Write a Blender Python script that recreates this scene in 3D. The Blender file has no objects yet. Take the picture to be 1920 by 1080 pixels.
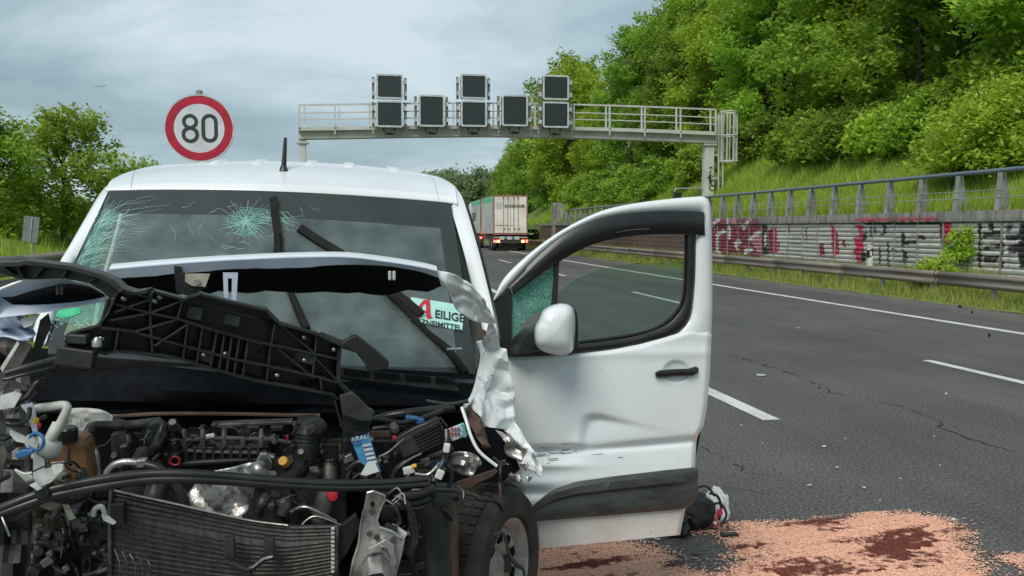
import bpy, bmesh, math, random
import numpy as np
from mathutils import Vector, Matrix, noise as mnoise

random.seed(7); rng = np.random.default_rng(11)
S = bpy.context.scene
COL = S.collection
R = math.radians

# ------------------------------------------------------------------ camera
FPX, HOR, CAMH = 1700.0, 428.0, 1.6
YAW = math.atan(320/FPX); PITCH = math.atan((540-HOR)/FPX)
cam_d = bpy.data.cameras.new('camera'); cam = bpy.data.objects.new('camera', cam_d); COL.objects.link(cam)
cam.location = (0, 0, CAMH); cam.rotation_euler = (R(90)-PITCH, 0, -YAW)
cam_d.sensor_width = 36; cam_d.lens = FPX/1920*36; cam_d.clip_start = .05; cam_d.clip_end = 3000
S.camera = cam
CAMP = Vector((0, 0, CAMH)); CAMR = cam.rotation_euler.to_matrix()

# ------------------------------------------------------------------ world, sun, exposure
SUN_EL, SUN_AZ = R(52), R(215)
w = bpy.data.worlds.new('World'); S.world = w; w.use_nodes = True
nt = w.node_tree; nt.nodes.clear()
def WN(t, **k):
    n = nt.nodes.new(t)
    for a, b in k.items(): setattr(n, a, b)
    return n
sky = WN('ShaderNodeTexSky', sky_type='NISHITA', sun_disc=False, sun_elevation=SUN_EL, sun_rotation=SUN_AZ, air_density=1.0, dust_density=1.5, ozone_density=1.0)
bg1 = WN('ShaderNodeBackground'); bg1.inputs[1].default_value = .055
nt.links.new(sky.outputs[0], bg1.inputs[0])
tc = WN('ShaderNodeTexCoord')
# a cloud layer: directions projected on a high flat deck
sep = WN('ShaderNodeSeparateXYZ'); nt.links.new(tc.outputs['Generated'], sep.inputs[0])
ab = WN('ShaderNodeMath', operation='ABSOLUTE'); nt.links.new(sep.outputs[2], ab.inputs[0])
ad = WN('ShaderNodeMath', operation='ADD'); nt.links.new(ab.outputs[0], ad.inputs[0]); ad.inputs[1].default_value = .30
dx = WN('ShaderNodeMath', operation='DIVIDE'); nt.links.new(sep.outputs[0], dx.inputs[0]); nt.links.new(ad.outputs[0], dx.inputs[1])
dy = WN('ShaderNodeMath', operation='DIVIDE'); nt.links.new(sep.outputs[1], dy.inputs[0]); nt.links.new(ad.outputs[0], dy.inputs[1])
cmb = WN('ShaderNodeCombineXYZ'); nt.links.new(dx.outputs[0], cmb.inputs[0]); nt.links.new(dy.outputs[0], cmb.inputs[1])
mp = WN('ShaderNodeMapping'); nt.links.new(cmb.outputs[0], mp.inputs[0])
mp.inputs['Location'].default_value = (5.3, 2.9, 0); mp.inputs['Scale'].default_value = (.75, 1.0, 1)
n1 = WN('ShaderNodeTexNoise'); n1.inputs['Scale'].default_value = 1.35; n1.inputs['Detail'].default_value = 9; n1.inputs['Roughness'].default_value = .56; n1.inputs['Distortion'].default_value = .35
nt.links.new(mp.outputs[0], n1.inputs['Vector'])
cr = WN('ShaderNodeValToRGB'); nt.links.new(n1.outputs[0], cr.inputs[0])
e = cr.color_ramp.elements
e[0].position = .36; e[0].color = (.150, .205, .238, 1)
e[1].position = .66; e[1].color = (.37, .435, .46, 1)
k = cr.color_ramp.elements.new(.50); k.color = (.225, .295, .328, 1)
bg2 = WN('ShaderNodeBackground'); nt.links.new(cr.outputs[0], bg2.inputs[0]); bg2.inputs[1].default_value = 1.0
mx = WN('ShaderNodeMixShader'); mx.inputs[0].default_value = .86
nt.links.new(bg1.outputs[0], mx.inputs[1]); nt.links.new(bg2.outputs[0], mx.inputs[2])
wo = WN('ShaderNodeOutputWorld'); nt.links.new(mx.outputs[0], wo.inputs[0])

sun_d = bpy.data.lights.new('sun', 'SUN'); sun_d.energy = 1.5; sun_d.angle = R(32); sun_d.color = (1, .95, .86)
sun = bpy.data.objects.new('sun', sun_d); COL.objects.link(sun)
sdir = Vector((math.sin(SUN_AZ)*math.cos(SUN_EL), math.cos(SUN_AZ)*math.cos(SUN_EL), math.sin(SUN_EL)))
sun.rotation_euler = (-sdir).to_track_quat('-Z', 'Y').to_euler(); sun.location = (0, -5, 30)
vs = S.view_settings; vs.view_transform = 'Standard'; vs.look = 'None'; vs.exposure = 0.92; vs.gamma = 1; vs.use_curve_mapping = False
S.render.engine = 'CYCLES'

# ------------------------------------------------------------------ helpers: measuring
def ray(x, y): return CAMR @ Vector(((x-960)/FPX, -(y-540)/FPX, -1))
def C(x, y, d): return CAMP + ray(x, y)*d                # a point seen at (x, y), d metres down the view axis
def V(x, y, D):                                          # on the cross-road plane Y = D
    r = ray(x, y); return CAMP + r*(D/r.y)
def G(x, y, z=0.0):                                      # on the level z
    r = ray(x, y); return CAMP + r*((z-CAMH)/r.z)
def bend(D): return .012*D + .00024*D*D                  # the carriageway swings gently right
def lerp(a, b, t): return a+(b-a)*t
def interp(pts, x):
    if x <= pts[0][0]: return pts[0][1]
    for (a, b), (c, d) in zip(pts, pts[1:]):
        if x <= c: return b+(d-b)*(x-a)/(c-a)
    return pts[-1][1]
def smooth_path(pts, n=6):
    P = [Vector(p) for p in pts]; out = []
    for i in range(len(P)-1):
        p0 = P[max(i-1, 0)]; p1 = P[i]; p2 = P[i+1]; p3 = P[min(i+2, len(P)-1)]
        for j in range(n):
            t = j/n
            out.append(.5*((2*p1)+(p2-p0)*t+(2*p0-5*p1+4*p2-p3)*t*t+(3*p1-p0-3*p2+p3)*t**3))
    out.append(P[-1]); return out

# ------------------------------------------------------------------ helpers: objects
WL = {}
class MB:
    def __init__(s): s.v = []; s.f = []; s.m = []; s.col = None
    def add(s, vs, fs, mi=0):
        b = len(s.v); s.v += [Vector(p) for p in vs]
        for f in fs: s.f.append([i+b for i in f]); s.m.append(mi)
        return s
    def obox(s, c, a, b, d, mi=0):
        c, a, b, d = Vector(c), Vector(a), Vector(b), Vector(d)
        vs = [c+i*a+j*b+k*d for k in (-1, 1) for j in (-1, 1) for i in (-1, 1)]
        return s.add(vs, [(0,2,3,1),(4,5,7,6),(0,1,5,4),(2,6,7,3),(0,4,6,2),(1,3,7,5)], mi)
    def box(s, x0, x1, y0, y1, z0, z1, mi=0):
        return s.obox(((x0+x1)/2,(y0+y1)/2,(z0+z1)/2), ((x1-x0)/2,0,0), (0,(y1-y0)/2,0), (0,0,(z1-z0)/2), mi)
    def bar(s, p, q, w, h, up=(0,0,1), mi=0):
        p, q, up = Vector(p), Vector(q), Vector(up); d = q-p
        u = d.cross(up)
        if u.length < 1e-6: u = d.cross(Vector((1,0,0)))
        u.normalize(); t = u.cross(d).normalized()
        return s.obox((p+q)/2, d/2, u*w/2, t*h/2, mi)
    def tube(s, path, r, n=8, cap=True, mi=0, flat=1.0):
        P = [Vector(p) for p in path]; b = len(s.v); up = Vector((0,0,1)); u = None
        for i, p in enumerate(P):
            d = (P[min(i+1, len(P)-1)]-P[max(i-1, 0)])
            d = d.normalized() if d.length > 1e-9 else Vector((0,0,1))
            if u is None:
                u = d.cross(up)
                if u.length < .05: u = d.cross(Vector((1,0,0)))
            else: u = u-d*u.dot(d)
            u.normalize(); t = d.cross(u)
            rr = r[i] if isinstance(r, (list, tuple)) else r
            for k in range(n):
                a = 2*math.pi*k/n
                s.v.append(p+u*math.cos(a)*rr+t*math.sin(a)*rr*flat)
        for i in range(len(P)-1):
            for k in range(n):
                s.f.append([b+i*n+k, b+i*n+(k+1)%n, b+(i+1)*n+(k+1)%n, b+(i+1)*n+k]); s.m.append(mi)
        if cap:
            s.f.append([b+k for k in range(n)][::-1]); s.m.append(mi)
            e0 = b+(len(P)-1)*n; s.f.append([e0+k for k in range(n)]); s.m.append(mi)
        return s
    def grid(s, rows, mi=0, closed=False):
        n = len(rows[0]); vs = [p for r in rows for p in r]; fs = []
        for i in range(len(rows)-1):
            for j in range(n if closed else n-1):
                fs.append((i*n+j, i*n+(j+1)%n, (i+1)*n+(j+1)%n, (i+1)*n+j))
        return s.add(vs, fs, mi)
    def prism(s, poly, off, mi=0):
        P = [Vector(p) for p in poly]; n = len(P); off = Vector(off)
        return s.add(P+[p+off for p in P], [list(range(n)), list(range(2*n-1, n-1, -1))]+[((i+1)%n, i, n+i, n+(i+1)%n) for i in range(n)], mi)
    def ring(s, outer, inner, off, mi=0):
        o = [Vector(p) for p in outer]; i_ = [Vector(p) for p in inner]; n = len(o); off = Vector(off)
        fs = []
        for k in range(n):
            j = (k+1) % n
            fs += [(k, j, n+j, n+k), (2*n+k, 3*n+k, 3*n+j, 2*n+j), (k, 2*n+k, 2*n+j, j), (n+k, n+j, 3*n+j, 3*n+k)]
        return s.add(o+i_+[p+off for p in o]+[p+off for p in i_], fs, mi)
    def lathe(s, c, axis, prof, n=24, mi=0):
        c, ax = Vector(c), Vector(axis).normalized()
        u = ax.cross(Vector((0,0,1)));
        if u.length < .05: u = ax.cross(Vector((1,0,0)))
        u.normalize(); t = ax.cross(u)
        rows = [[c+ax*h+(u*math.cos(2*math.pi*k/n)+t*math.sin(2*math.pi*k/n))*max(r, 1e-4) for k in range(n)] for r, h in prof]
        return s.grid(rows, mi, closed=True)
    def build(s, name, mat, parent=None, smooth=None, bevel=0, loc=None, solid=0, sub=0, thick_off=-1):
        me = bpy.data.meshes.new(name)
        if loc is None:
            lo = [min(p[i] for p in s.v) for i in range(3)]; hi = [max(p[i] for p in s.v) for i in range(3)]
            loc = Vector(((lo[0]+hi[0])/2, (lo[1]+hi[1])/2, lo[2]))
        loc = Vector(loc)
        me.from_pydata([tuple(p-loc) for p in s.v], [], s.f)
        for m in (mat if isinstance(mat, (list, tuple)) else [mat]): me.materials.append(m)
        if any(s.m): me.polygons.foreach_set('material_index', s.m)
        if s.col is not None:
            ca = me.color_attributes.new('Col', 'FLOAT_COLOR', 'POINT')
            ca.data.foreach_set('color', np.asarray(s.col, dtype=np.float32).ravel())
        if smooth is not None:
            me.polygons.foreach_set('use_smooth', [True]*len(me.polygons)); me.set_sharp_from_angle(angle=R(smooth))
        me.update()
        o = link(name, me, loc, parent)
        if sub:
            m = o.modifiers.new('sub', 'SUBSURF'); m.levels = m.render_levels = sub
        if solid:
            m = o.modifiers.new('solid', 'SOLIDIFY'); m.thickness = solid; m.offset = thick_off
        if bevel:
            m = o.modifiers.new('bevel', 'BEVEL'); m.width = bevel; m.segments = 2; m.limit_method = 'ANGLE'; m.angle_limit = R(40)
        return o
def link(name, data, loc, parent=None):
    o = bpy.data.objects.new(name, data); COL.objects.link(o)
    loc = Vector(loc); WL[o] = loc
    if parent is not None: o.parent = parent; o.location = loc-WL[parent]
    else: o.location = loc
    return o
def tag(o, label, cat=None, group=None, kind=None):
    o['label'] = label
    if cat: o['category'] = cat
    if group: o['group'] = group
    if kind: o['kind'] = kind
    return o
def empty(name, loc, label, cat, group=None):
    o = link(name, None, loc); o.empty_display_size = .2
    return tag(o, label, cat, group)
def struct(o, label=None):
    o['kind'] = 'structure'
    if label: o['label'] = label
    return o
def npmesh(name, verts, faces, mat, parent=None, loc=(0,0,0), colors=None, fcols=None):
    """big meshes from arrays: faces (n, k)"""
    me = bpy.data.meshes.new(name); verts = np.asarray(verts, dtype=np.float32); faces = np.asarray(faces, dtype=np.int32)
    nf, kk = faces.shape
    me.vertices.add(len(verts)); me.vertices.foreach_set('co', verts.ravel())
    me.loops.add(nf*kk); me.loops.foreach_set('vertex_index', faces.ravel())
    me.polygons.add(nf); me.polygons.foreach_set('loop_start', np.arange(0, nf*kk, kk, dtype=np.int32))
    me.update(calc_edges=True); me.materials.append(mat)
    if colors is not None:
        ca = me.color_attributes.new('Col', 'FLOAT_COLOR', 'POINT'); ca.data.foreach_set('color', np.asarray(colors, dtype=np.float32).ravel())
    o = link(name, me, loc, parent); return o
_tx = 0
def text(s, size, origin, right, up, mat, name, parent=None, extrude=.001, align='LEFT', squeeze=1.0, bold=0.0):
    """flat lettering standing on a real surface"""
    cu = bpy.data.curves.new('t', 'FONT'); cu.body = s; cu.size = size; cu.extrude = extrude; cu.align_x = align; cu.offset = bold
    tmp = bpy.data.objects.new('t', cu); COL.objects.link(tmp); dg = bpy.context.evaluated_depsgraph_get(); dg.update()
    me = bpy.data.meshes.new_from_object(tmp.evaluated_get(dg)); bpy.data.objects.remove(tmp)
    right, up = Vector(right).normalized(), Vector(up).normalized(); nrm = right.cross(up)
    M = Matrix((right*squeeze, up, nrm)).transposed()
    for v in me.vertices: v.co = M @ v.co
    me.materials.clear(); me.materials.append(mat); me.name = name
    return link(name, me, origin, parent)

# ------------------------------------------------------------------ helpers: materials
def srgb(r, g, b):
    f = lambda c: (c/255/12.92) if c/255 <= .04045 else ((c/255+.055)/1.055)**2.4
    return (f(r), f(g), f(b), 1)
def mat(name, col, rough=.5, metal=0, col2=None, scale=6, lo=.4, hi=.62, detail=5, bump=0, bscale=60, spec=.5, coat=0, trans=0, emit=None, estr=0, vcol=False, col3=None, scale3=40, lo3=.6, hi3=.7, stretch=None, rough2=None):
    m = bpy.data.materials.new(name); m.use_nodes = True; t = m.node_tree; t.nodes.clear()
    N = lambda k: t.nodes.new(k); L = t.links.new
    p = N('ShaderNodeBsdfPrincipled'); out = N('ShaderNodeOutputMaterial'); L(p.outputs[0], out.inputs[0])
    c4 = lambda c: c if len(c) == 4 else (*c, 1)
    p.inputs['Base Color'].default_value = c4(col); p.inputs['Roughness'].default_value = rough; p.inputs['Metallic'].default_value = metal
    p.inputs['Specular IOR Level'].default_value = spec; p.inputs['Coat Weight'].default_value = coat; p.inputs['Coat Roughness'].default_value = .08
    if trans: p.inputs['Transmission Weight'].default_value = trans
    if emit: p.inputs['Emission Color'].default_value = c4(emit); p.inputs['Emission Strength'].default_value = estr
    geo = N('ShaderNodeNewGeometry'); vec = geo.outputs['Position']
    if stretch:
        mp = N('ShaderNodeMapping'); L(vec, mp.inputs[0]); mp.inputs['Scale'].default_value = stretch; vec = mp.outputs[0]
    cur = None
    if vcol:
        a = N('ShaderNodeVertexColor'); a.layer_name = 'Col'; cur = a.outputs[0]
    def layer(cur, c_a, c_b, sc, l, h, det):
        n = N('ShaderNodeTexNoise'); n.inputs['Scale'].default_value = sc; n.inputs['Detail'].default_value = det; n.inputs['Roughness'].default_value = .62; L(vec, n.inputs['Vector'])
        mr = N('ShaderNodeMapRange'); L(n.outputs[0], mr.inputs[0]); mr.inputs[1].default_value = l; mr.inputs[2].default_value = h
        mi = N('ShaderNodeMix'); mi.data_type = 'RGBA'; L(mr.outputs[0], mi.inputs[0])
        if cur is None: mi.inputs[6].default_value = c4(c_a)
        else: L(cur, mi.inputs[6])
        mi.inputs[7].default_value = c4(c_b)
        return mi.outputs[2], mr.outputs[0]
    if col2:
        cur, fac = layer(cur, col, col2, scale, lo, hi, detail)
        if rough2 is not None:
            q = N('ShaderNodeMapRange'); L(fac, q.inputs[0]); q.inputs[3].default_value = rough; q.inputs[4].default_value = rough2; L(q.outputs[0], p.inputs['Roughness'])
    if col3: cur, _ = layer(cur, col, col3, scale3, lo3, hi3, 3)
    if cur is not None: L(cur, p.inputs['Base Color'])
    if bump:
        n = N('ShaderNodeTexNoise'); n.inputs['Scale'].default_value = bscale; n.inputs['Detail'].default_value = 4; L(vec, n.inputs['Vector'])
        b = N('ShaderNodeBump'); b.inputs['Strength'].default_value = bump; b.inputs['Distance'].default_value = .28/bscale; L(n.outputs[0], b.inputs['Height']); L(b.outputs[0], p.inputs['Normal'])
    return m
def leaf_mat(name, dark, light, trans=.35, rough=.5):
    m = bpy.data.materials.new(name); m.use_nodes = True; t = m.node_tree; t.nodes.clear(); N = lambda k: t.nodes.new(k); L = t.links.new
    a = N('ShaderNodeVertexColor'); a.layer_name = 'Col'
    mi = N('ShaderNodeMix'); mi.data_type = 'RGBA'; mi.inputs[6].default_value = (*dark, 1); mi.inputs[7].default_value = (*light, 1); L(a.outputs[0], mi.inputs[0])
    oi = N('ShaderNodeObjectInfo'); mr = N('ShaderNodeMapRange'); L(oi.outputs['Random'], mr.inputs[0]); mr.inputs[3].default_value = .78; mr.inputs[4].default_value = 1.2
    mr2 = N('ShaderNodeMapRange'); L(oi.outputs['Random'], mr2.inputs[0]); mr2.inputs[3].default_value = .485; mr2.inputs[4].default_value = .51
    hs = N('ShaderNodeHueSaturation'); L(mi.outputs[2], hs.inputs['Color']); L(mr.outputs[0], hs.inputs['Value']); L(mr2.outputs[0], hs.inputs['Hue'])
    p = N('ShaderNodeBsdfPrincipled'); L(hs.outputs[0], p.inputs['Base Color']); p.inputs['Roughness'].default_value = rough; p.inputs['Specular IOR Level'].default_value = .3
    tr = N('ShaderNodeBsdfTranslucent'); L(hs.outputs[0], tr.inputs[0]); mx = N('ShaderNodeMixShader'); mx.inputs[0].default_value = trans
    L(p.outputs[0], mx.inputs[1]); L(tr.outputs[0], mx.inputs[2]); o = N('ShaderNodeOutputMaterial'); L(mx.outputs[0], o.inputs[0])
    return m

# ================================================================== THE SETTING
M = {}
def asphalt_mat():
    m = bpy.data.materials.new('asphalt'); m.use_nodes = True; t = m.node_tree; p = t.nodes['Principled BSDF']; L = t.links.new; N = lambda k: t.nodes.new(k)
    geo = N('ShaderNodeNewGeometry')
    def nz(sc, det, stretch=None, ro=.6):
        n = N('ShaderNodeTexNoise'); n.inputs['Scale'].default_value = sc; n.inputs['Detail'].default_value = det; n.inputs['Roughness'].default_value = ro
        if stretch:
            mp = N('ShaderNodeMapping'); mp.inputs['Scale'].default_value = stretch; L(geo.outputs[0], mp.inputs[0]); L(mp.outputs[0], n.inputs['Vector'])
        else: L(geo.outputs[0], n.inputs['Vector'])
        return n.outputs[0]
    def rng_(s, a, b, c, d):
        r = N('ShaderNodeMapRange'); L(s, r.inputs[0]); r.inputs[1].default_value = a; r.inputs[2].default_value = b; r.inputs[3].default_value = c; r.inputs[4].default_value = d; return r.outputs[0]
    def mul(a, b):
        r = N('ShaderNodeMath'); r.operation = 'MULTIPLY'; L(a, r.inputs[0]); L(b, r.inputs[1]); return r.outputs[0]
    g1 = mul(rng_(nz(46, 3), .36, .64, .52, 1.55), rng_(nz(120, 3), .36, .64, .45, 1.65))          # aggregate grain
    g2 = rng_(nz(1.1, 5, (1, .10, 1)), .35, .68, .80, 1.18)   # wheel tracks along the lanes
    g3 = rng_(nz(.55, 6), .35, .65, .86, 1.12)         # broad patches
    g4 = rng_(nz(190, 2), .66, .72, 1.0, 2.3)          # single pale stones
    v = mul(mul(g1, g2), mul(g3, g4))
    c = N('ShaderNodeMix'); c.data_type = 'RGBA'; c.inputs[6].default_value = (0, 0, 0, 1); c.inputs[7].default_value = (.079, .077, .074, 1); c.clamp_factor = False; L(v, c.inputs[0]); L(c.outputs[2], p.inputs['Base Color'])
    p.inputs['Roughness'].default_value = .82; p.inputs['Specular IOR Level'].default_value = .35
    bp = N('ShaderNodeBump'); bp.inputs['Strength'].default_value = .12; bp.inputs['Distance'].default_value = .004; L(nz(70, 5), bp.inputs['Height']); L(bp.outputs[0], p.inputs['Normal'])
    return m
M['asphalt'] = asphalt_mat()
M['shoulder'] = mat('shoulder_asphalt', (.085,.082,.076), .92, col2=(.13,.12,.105), scale=3, bump=.5, bscale=90)
M['paint'] = mat('road_paint', (.66,.66,.63), .7, col2=(.50,.49,.46), scale=3, bump=.3, bscale=90, col3=(.10,.10,.098), scale3=75, lo3=.60, hi3=.66)
M['crack'] = mat('crack_dark', (.022,.022,.022), .95, col2=(.02,.02,.02))
M['soil'] = mat('grass_ground', (.12,.18,.028), .95, col2=(.18,.24,.05), scale=.9, bump=.6, bscale=9)
M['conc'] = mat('concrete', (.34,.33,.30), .9, col2=(.15,.145,.13), scale=2.2, lo=.42, hi=.62, bump=.35, bscale=30, stretch=(1,1,.45))
M['slat'] = mat('painted_slat', (.5,.5,.5), .85, vcol=True, col2=(.26,.25,.23), scale=5, lo=.52, hi=.72, bump=.35, bscale=40)
M['wood'] = mat('weathered_boards', (.15,.095,.07), .85, col2=(.09,.06,.05), scale=4, stretch=(1,.3,4), bump=.3, bscale=30)
M['galv'] = mat('galvanised_steel', (.42,.43,.43), .55, .45, col2=(.30,.30,.29), scale=3, bump=.1, bscale=40)
M['rustrail'] = mat('dull_rail_steel', (.26,.225,.20), .6, .35, col2=(.17,.135,.11), scale=1.6, lo=.42, hi=.66, stretch=(1,.25,3), bump=.2, bscale=30)
M['railpaint'] = mat('blue_grey_railing_paint', (.12,.17,.205), .45, .1, col2=(.15,.185,.205), scale=3)
M['postgrey'] = mat('grey_post_paint', (.34,.345,.34), .6, .2, col2=(.22,.21,.19), scale=3, bump=.15)
M['leaf'] = leaf_mat('leaf_spring', (.23,.375,.045), (.41,.60,.075), .5)
M['leaf2'] = leaf_mat('leaf_deep', (.175,.305,.042), (.32,.49,.066), .5)
M['leaf3'] = leaf_mat('leaf_yellow', (.29,.42,.042), (.50,.65,.080), .5)
M['leaf_hazed'] = leaf_mat('leaf_far_hazed', (.19,.27,.13), (.32,.42,.20), .45)  # distance haze mixed into the leaf colour
M['grass'] = leaf_mat('grass_blade', (.19,.285,.030), (.46,.58,.085), .38)
M['grass2'] = leaf_mat('verge_grass_blade', (.17,.20,.045), (.40,.44,.105), .32)
M['bark'] = mat('bark', (.085,.065,.048), .9, col2=(.045,.036,.028), scale=5, bump=.7, bscale=22)

# ---- ground, road
D0, D1 = -25, 330
def lane_sheet(name, x0, x1, z, m, d0=D0, d1=D1, step=3.0, parent=None):
    b = MB(); n = max(2, int((d1-d0)/step)+1); rows = []
    for i in range(n):
        D = lerp(d0, d1, i/(n-1)); s = bend(D) if D > 0 else 0
        rows.append([(x0+s, D, z), (x1+s, D, z)])
    b.grid(rows)
    return b.build(name, m, parent)
g = MB(); g.add([(-1500,-1500,-.35),(1500,-1500,-.35),(1500,1500,-.35),(-1500,1500,-.35)], [(0,1,2,3)])
struct(g.build('ground', M['soil']))
road = struct(lane_sheet('road', -1.9, 11.55, 0.0, M['asphalt']))
struct(lane_sheet('road_shoulder', 11.55, 12.35, -.004, M['shoulder']))
def mark(pts):
    b = MB(); b.add([Vector(p) for p in pts], [tuple(range(len(pts)))]); 
    if (b.v[1]-b.v[0]).cross(b.v[2]-b.v[1]).z < 0: b.f[0].reverse()
    return b
def dash(x0, d0, d1, wd):
    n = 4; L_ = []; R_ = []
    for i in range(n+1):
        D = lerp(d0, d1, i/n); s = bend(D); j = random.uniform(-.006, .006)
        L_.append((x0-wd/2+s+j, D, .005)); R_.append((x0+wd/2+s-j, D, .005))
    return mark(R_+L_[::-1]).build('lane_marking', M['paint'], road)
row1 = [(6.95, 11.2), (19.4, 23.8), (32, 36.5), (44, 48.5), (56, 60.5), (68, 72), (80, 84)]
for a, b in row1: dash(3.42, a, b, .15)
row2 = [(5.6, 9.8), (17.6, 21.8), (29.6, 33.8), (41.2, 45.4), (53.2, 57.4), (65, 69), (77, 81)]
for a, b in row2: dash(6.82, a, b, .13)
lane_sheet('edge_line', 9.88, 10.06, .005, M['paint'], -10, 200, 3, road)
lane_sheet('edge_line', -.75, -.58, .005, M['paint'], -10, 200, 3, road)

# cracks in the asphalt
def crack(pts, wd):
    P = [G(x, y, .004) for x, y in pts]; L_ = []; R_ = []; Q = []
    for a, b in zip(P, P[1:]):
        n = max(2, int((b-a).length/.06))
        for i in range(n): Q.append(lerp(a, b, i/n)+Vector((random.gauss(0, .026), random.gauss(0, .026), 0)))
    Q.append(P[-1]); m = MB()
    for i, q in enumerate(Q):
        d = (Q[min(i+1, len(Q)-1)]-Q[max(i-1, 0)]); d.z = 0; d.normalize(); nn = Vector((-d.y, d.x, 0))
        wv = wd*.48*random.uniform(.15, 1.3)*min(1, .2+i/4, .2+(len(Q)-1-i)/4)
        L_.append(q+nn*wv); R_.append(q-nn*wv)
    for i in range(len(Q)-1):
        if mnoise.noise((Q[i].x*3.1, Q[i].y*3.1, 2)) > -.22: m.add([R_[i], R_[i+1], L_[i+1], L_[i]], [(0,1,2,3)])
    return m.build('crack', M['crack'], road)
for pts, wd in (([(1335,658),(1395,672),(1450,690),(1490,702),(1520,715),(1560,735),(1600,745)], .018), ([(1640,752),(1670,758),(1705,765),(1725,775),(1760,790),(1770,802),(1810,818),(1850,830),(1905,846)], .017),
        ([(1305,832),(1345,852),(1372,872),(1405,885),(1440,890)], .014), ([(1402,884),(1410,897),(1395,908)], .012), ([(1330,905),(1390,918),(1470,928)], .007), ([(1560,733),(1640,752)], .006)): crack(pts, wd)

# ---- right side: verge, retaining wall, hillside
WX = 14.6
def hill_z(u, D):
    if u < .14: return lerp(0.0, .36, min(1, max(0, (u+2.3)/1.9)))+.05*mnoise.noise((u*.8, D*.5, 3))
    if u < .205: return 1.5
    s = 1.98+.16*min(u, 2.6)+.74*max(0, min(u-2.6, 8.5))+.42*max(0, min(u-11.1, 12))+.1*max(0, u-23)
    s *= 1-.25*max(0, min(1, (D-70)/90))
    return s+.22*mnoise.noise((u*.35, D*.25, 1))*min(1, u/2)
def sheet(name, us, Ds, zf, m, base=WX, sgn=1):
    b = MB(); rows = [[Vector((base+sgn*u+(bend(D) if D > 0 else 0), D, zf(u, D))) for u in us] for D in Ds]
    b.grid(rows)
    if sgn < 0:
        for f in b.f: f.reverse()
    return b.build(name, m, smooth=60)
struct(sheet('verge', [-2.28,-2.0,-1.6,-1.1,-.6,-.2,.12], [d*1.5 for d in range(-14, 170)], hill_z, M['soil']))
struct(sheet('hillside', [.2,.21,.5,1,2,2.6,3,4,5,6.5,8,10,12,15,19,24,32,60,120], [d*2.5 for d in range(-10, 110)], hill_z, M['soil']))
LX = -2.0
def left_z(u, D):
    if u < 3: return -.006+.066*max(0, min(1, u))
    return .06+1.75*(1-math.cos(min(1, (u-3)/8)*math.pi))/2+.12*mnoise.noise((u*.4, D*.3, 7))*min(1, (u-3)/2)+max(0, u-11)*.05
struct(sheet('median_bank', [-.12,.6,1.5,3,4,5,6,7,8,9.5,11,14,20,40,90], [d*2.5 for d in range(-8, 110)], left_z, M['soil'], LX, -1))

def blades(name, label, n, area, zf, base, sgn, hmin, hmax, wd):
    """n blades of grass standing on a slope; area = (u0,u1,D0,D1)"""
    u0, u1, d0, d1 = area
    u = rng.uniform(u0, u1, n); D = d0+(d1-d0)*rng.random(n)**1.5
    x = base+sgn*u+.012*D+.00024*D*D
    z = np.array([zf(a, b) for a, b in zip(u, D)])
    tuft = np.array([mnoise.noise((a*1.1, b*1.1, 5)) for a, b in zip(u, D)])
    h = rng.uniform(hmin, hmax, n)*(1+.7*tuft); ang = rng.uniform(0, 2*np.pi, n); lean = rng.uniform(.05, .55, n)*h
    W_ = wd*(.6+.03*D)
    ca, sa = np.cos(ang), np.sin(ang); la = rng.uniform(0, 2*np.pi, n)
    base_p = np.stack([x, D, z-.03], 1)
    a = base_p+np.stack([-ca*W_, -sa*W_, 0*x], 1); b = base_p+np.stack([ca*W_, sa*W_, 0*x], 1)
    c = base_p+np.stack([np.cos(la)*lean, np.sin(la)*lean, h], 1)
    v = np.stack([a, b, c], 1).reshape(-1, 3); f = np.arange(3*n).reshape(-1, 3)
    t = np.clip(.45+.45*tuft+rng.normal(0, .2, n), 0, 1); col = np.repeat(np.stack([t, t, t, np.ones(n)], 1), 3, 0)
    o = npmesh(name, v, f, M['grass2' if 'verge' in name else 'grass'], colors=col); o['kind'] = 'stuff'; o['label'] = label; return o
blades('tall_grass', 'tall bright green grass covering the slope above the wall', 120000, (.25, 8.5, 14, 95), hill_z, WX, 1, .18, .52, .011)
blades('verge_grass', 'rough green grass along the road edge under the guardrail', 60000, (-2.25, -.05, 11, 90), hill_z, WX, 1, .10, .34, .009)
blades('median_grass', 'short grass on the strip left of the carriageway', 26000, (.1, 3.0, 3, 45), left_z, LX, -1, .05, .16, .008)
blades('bank_grass', 'bright grass on the bank beyond the left guardrail', 42000, (2.8, 14, 9, 55), left_z, LX, -1, .12, .42, .011)

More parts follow.
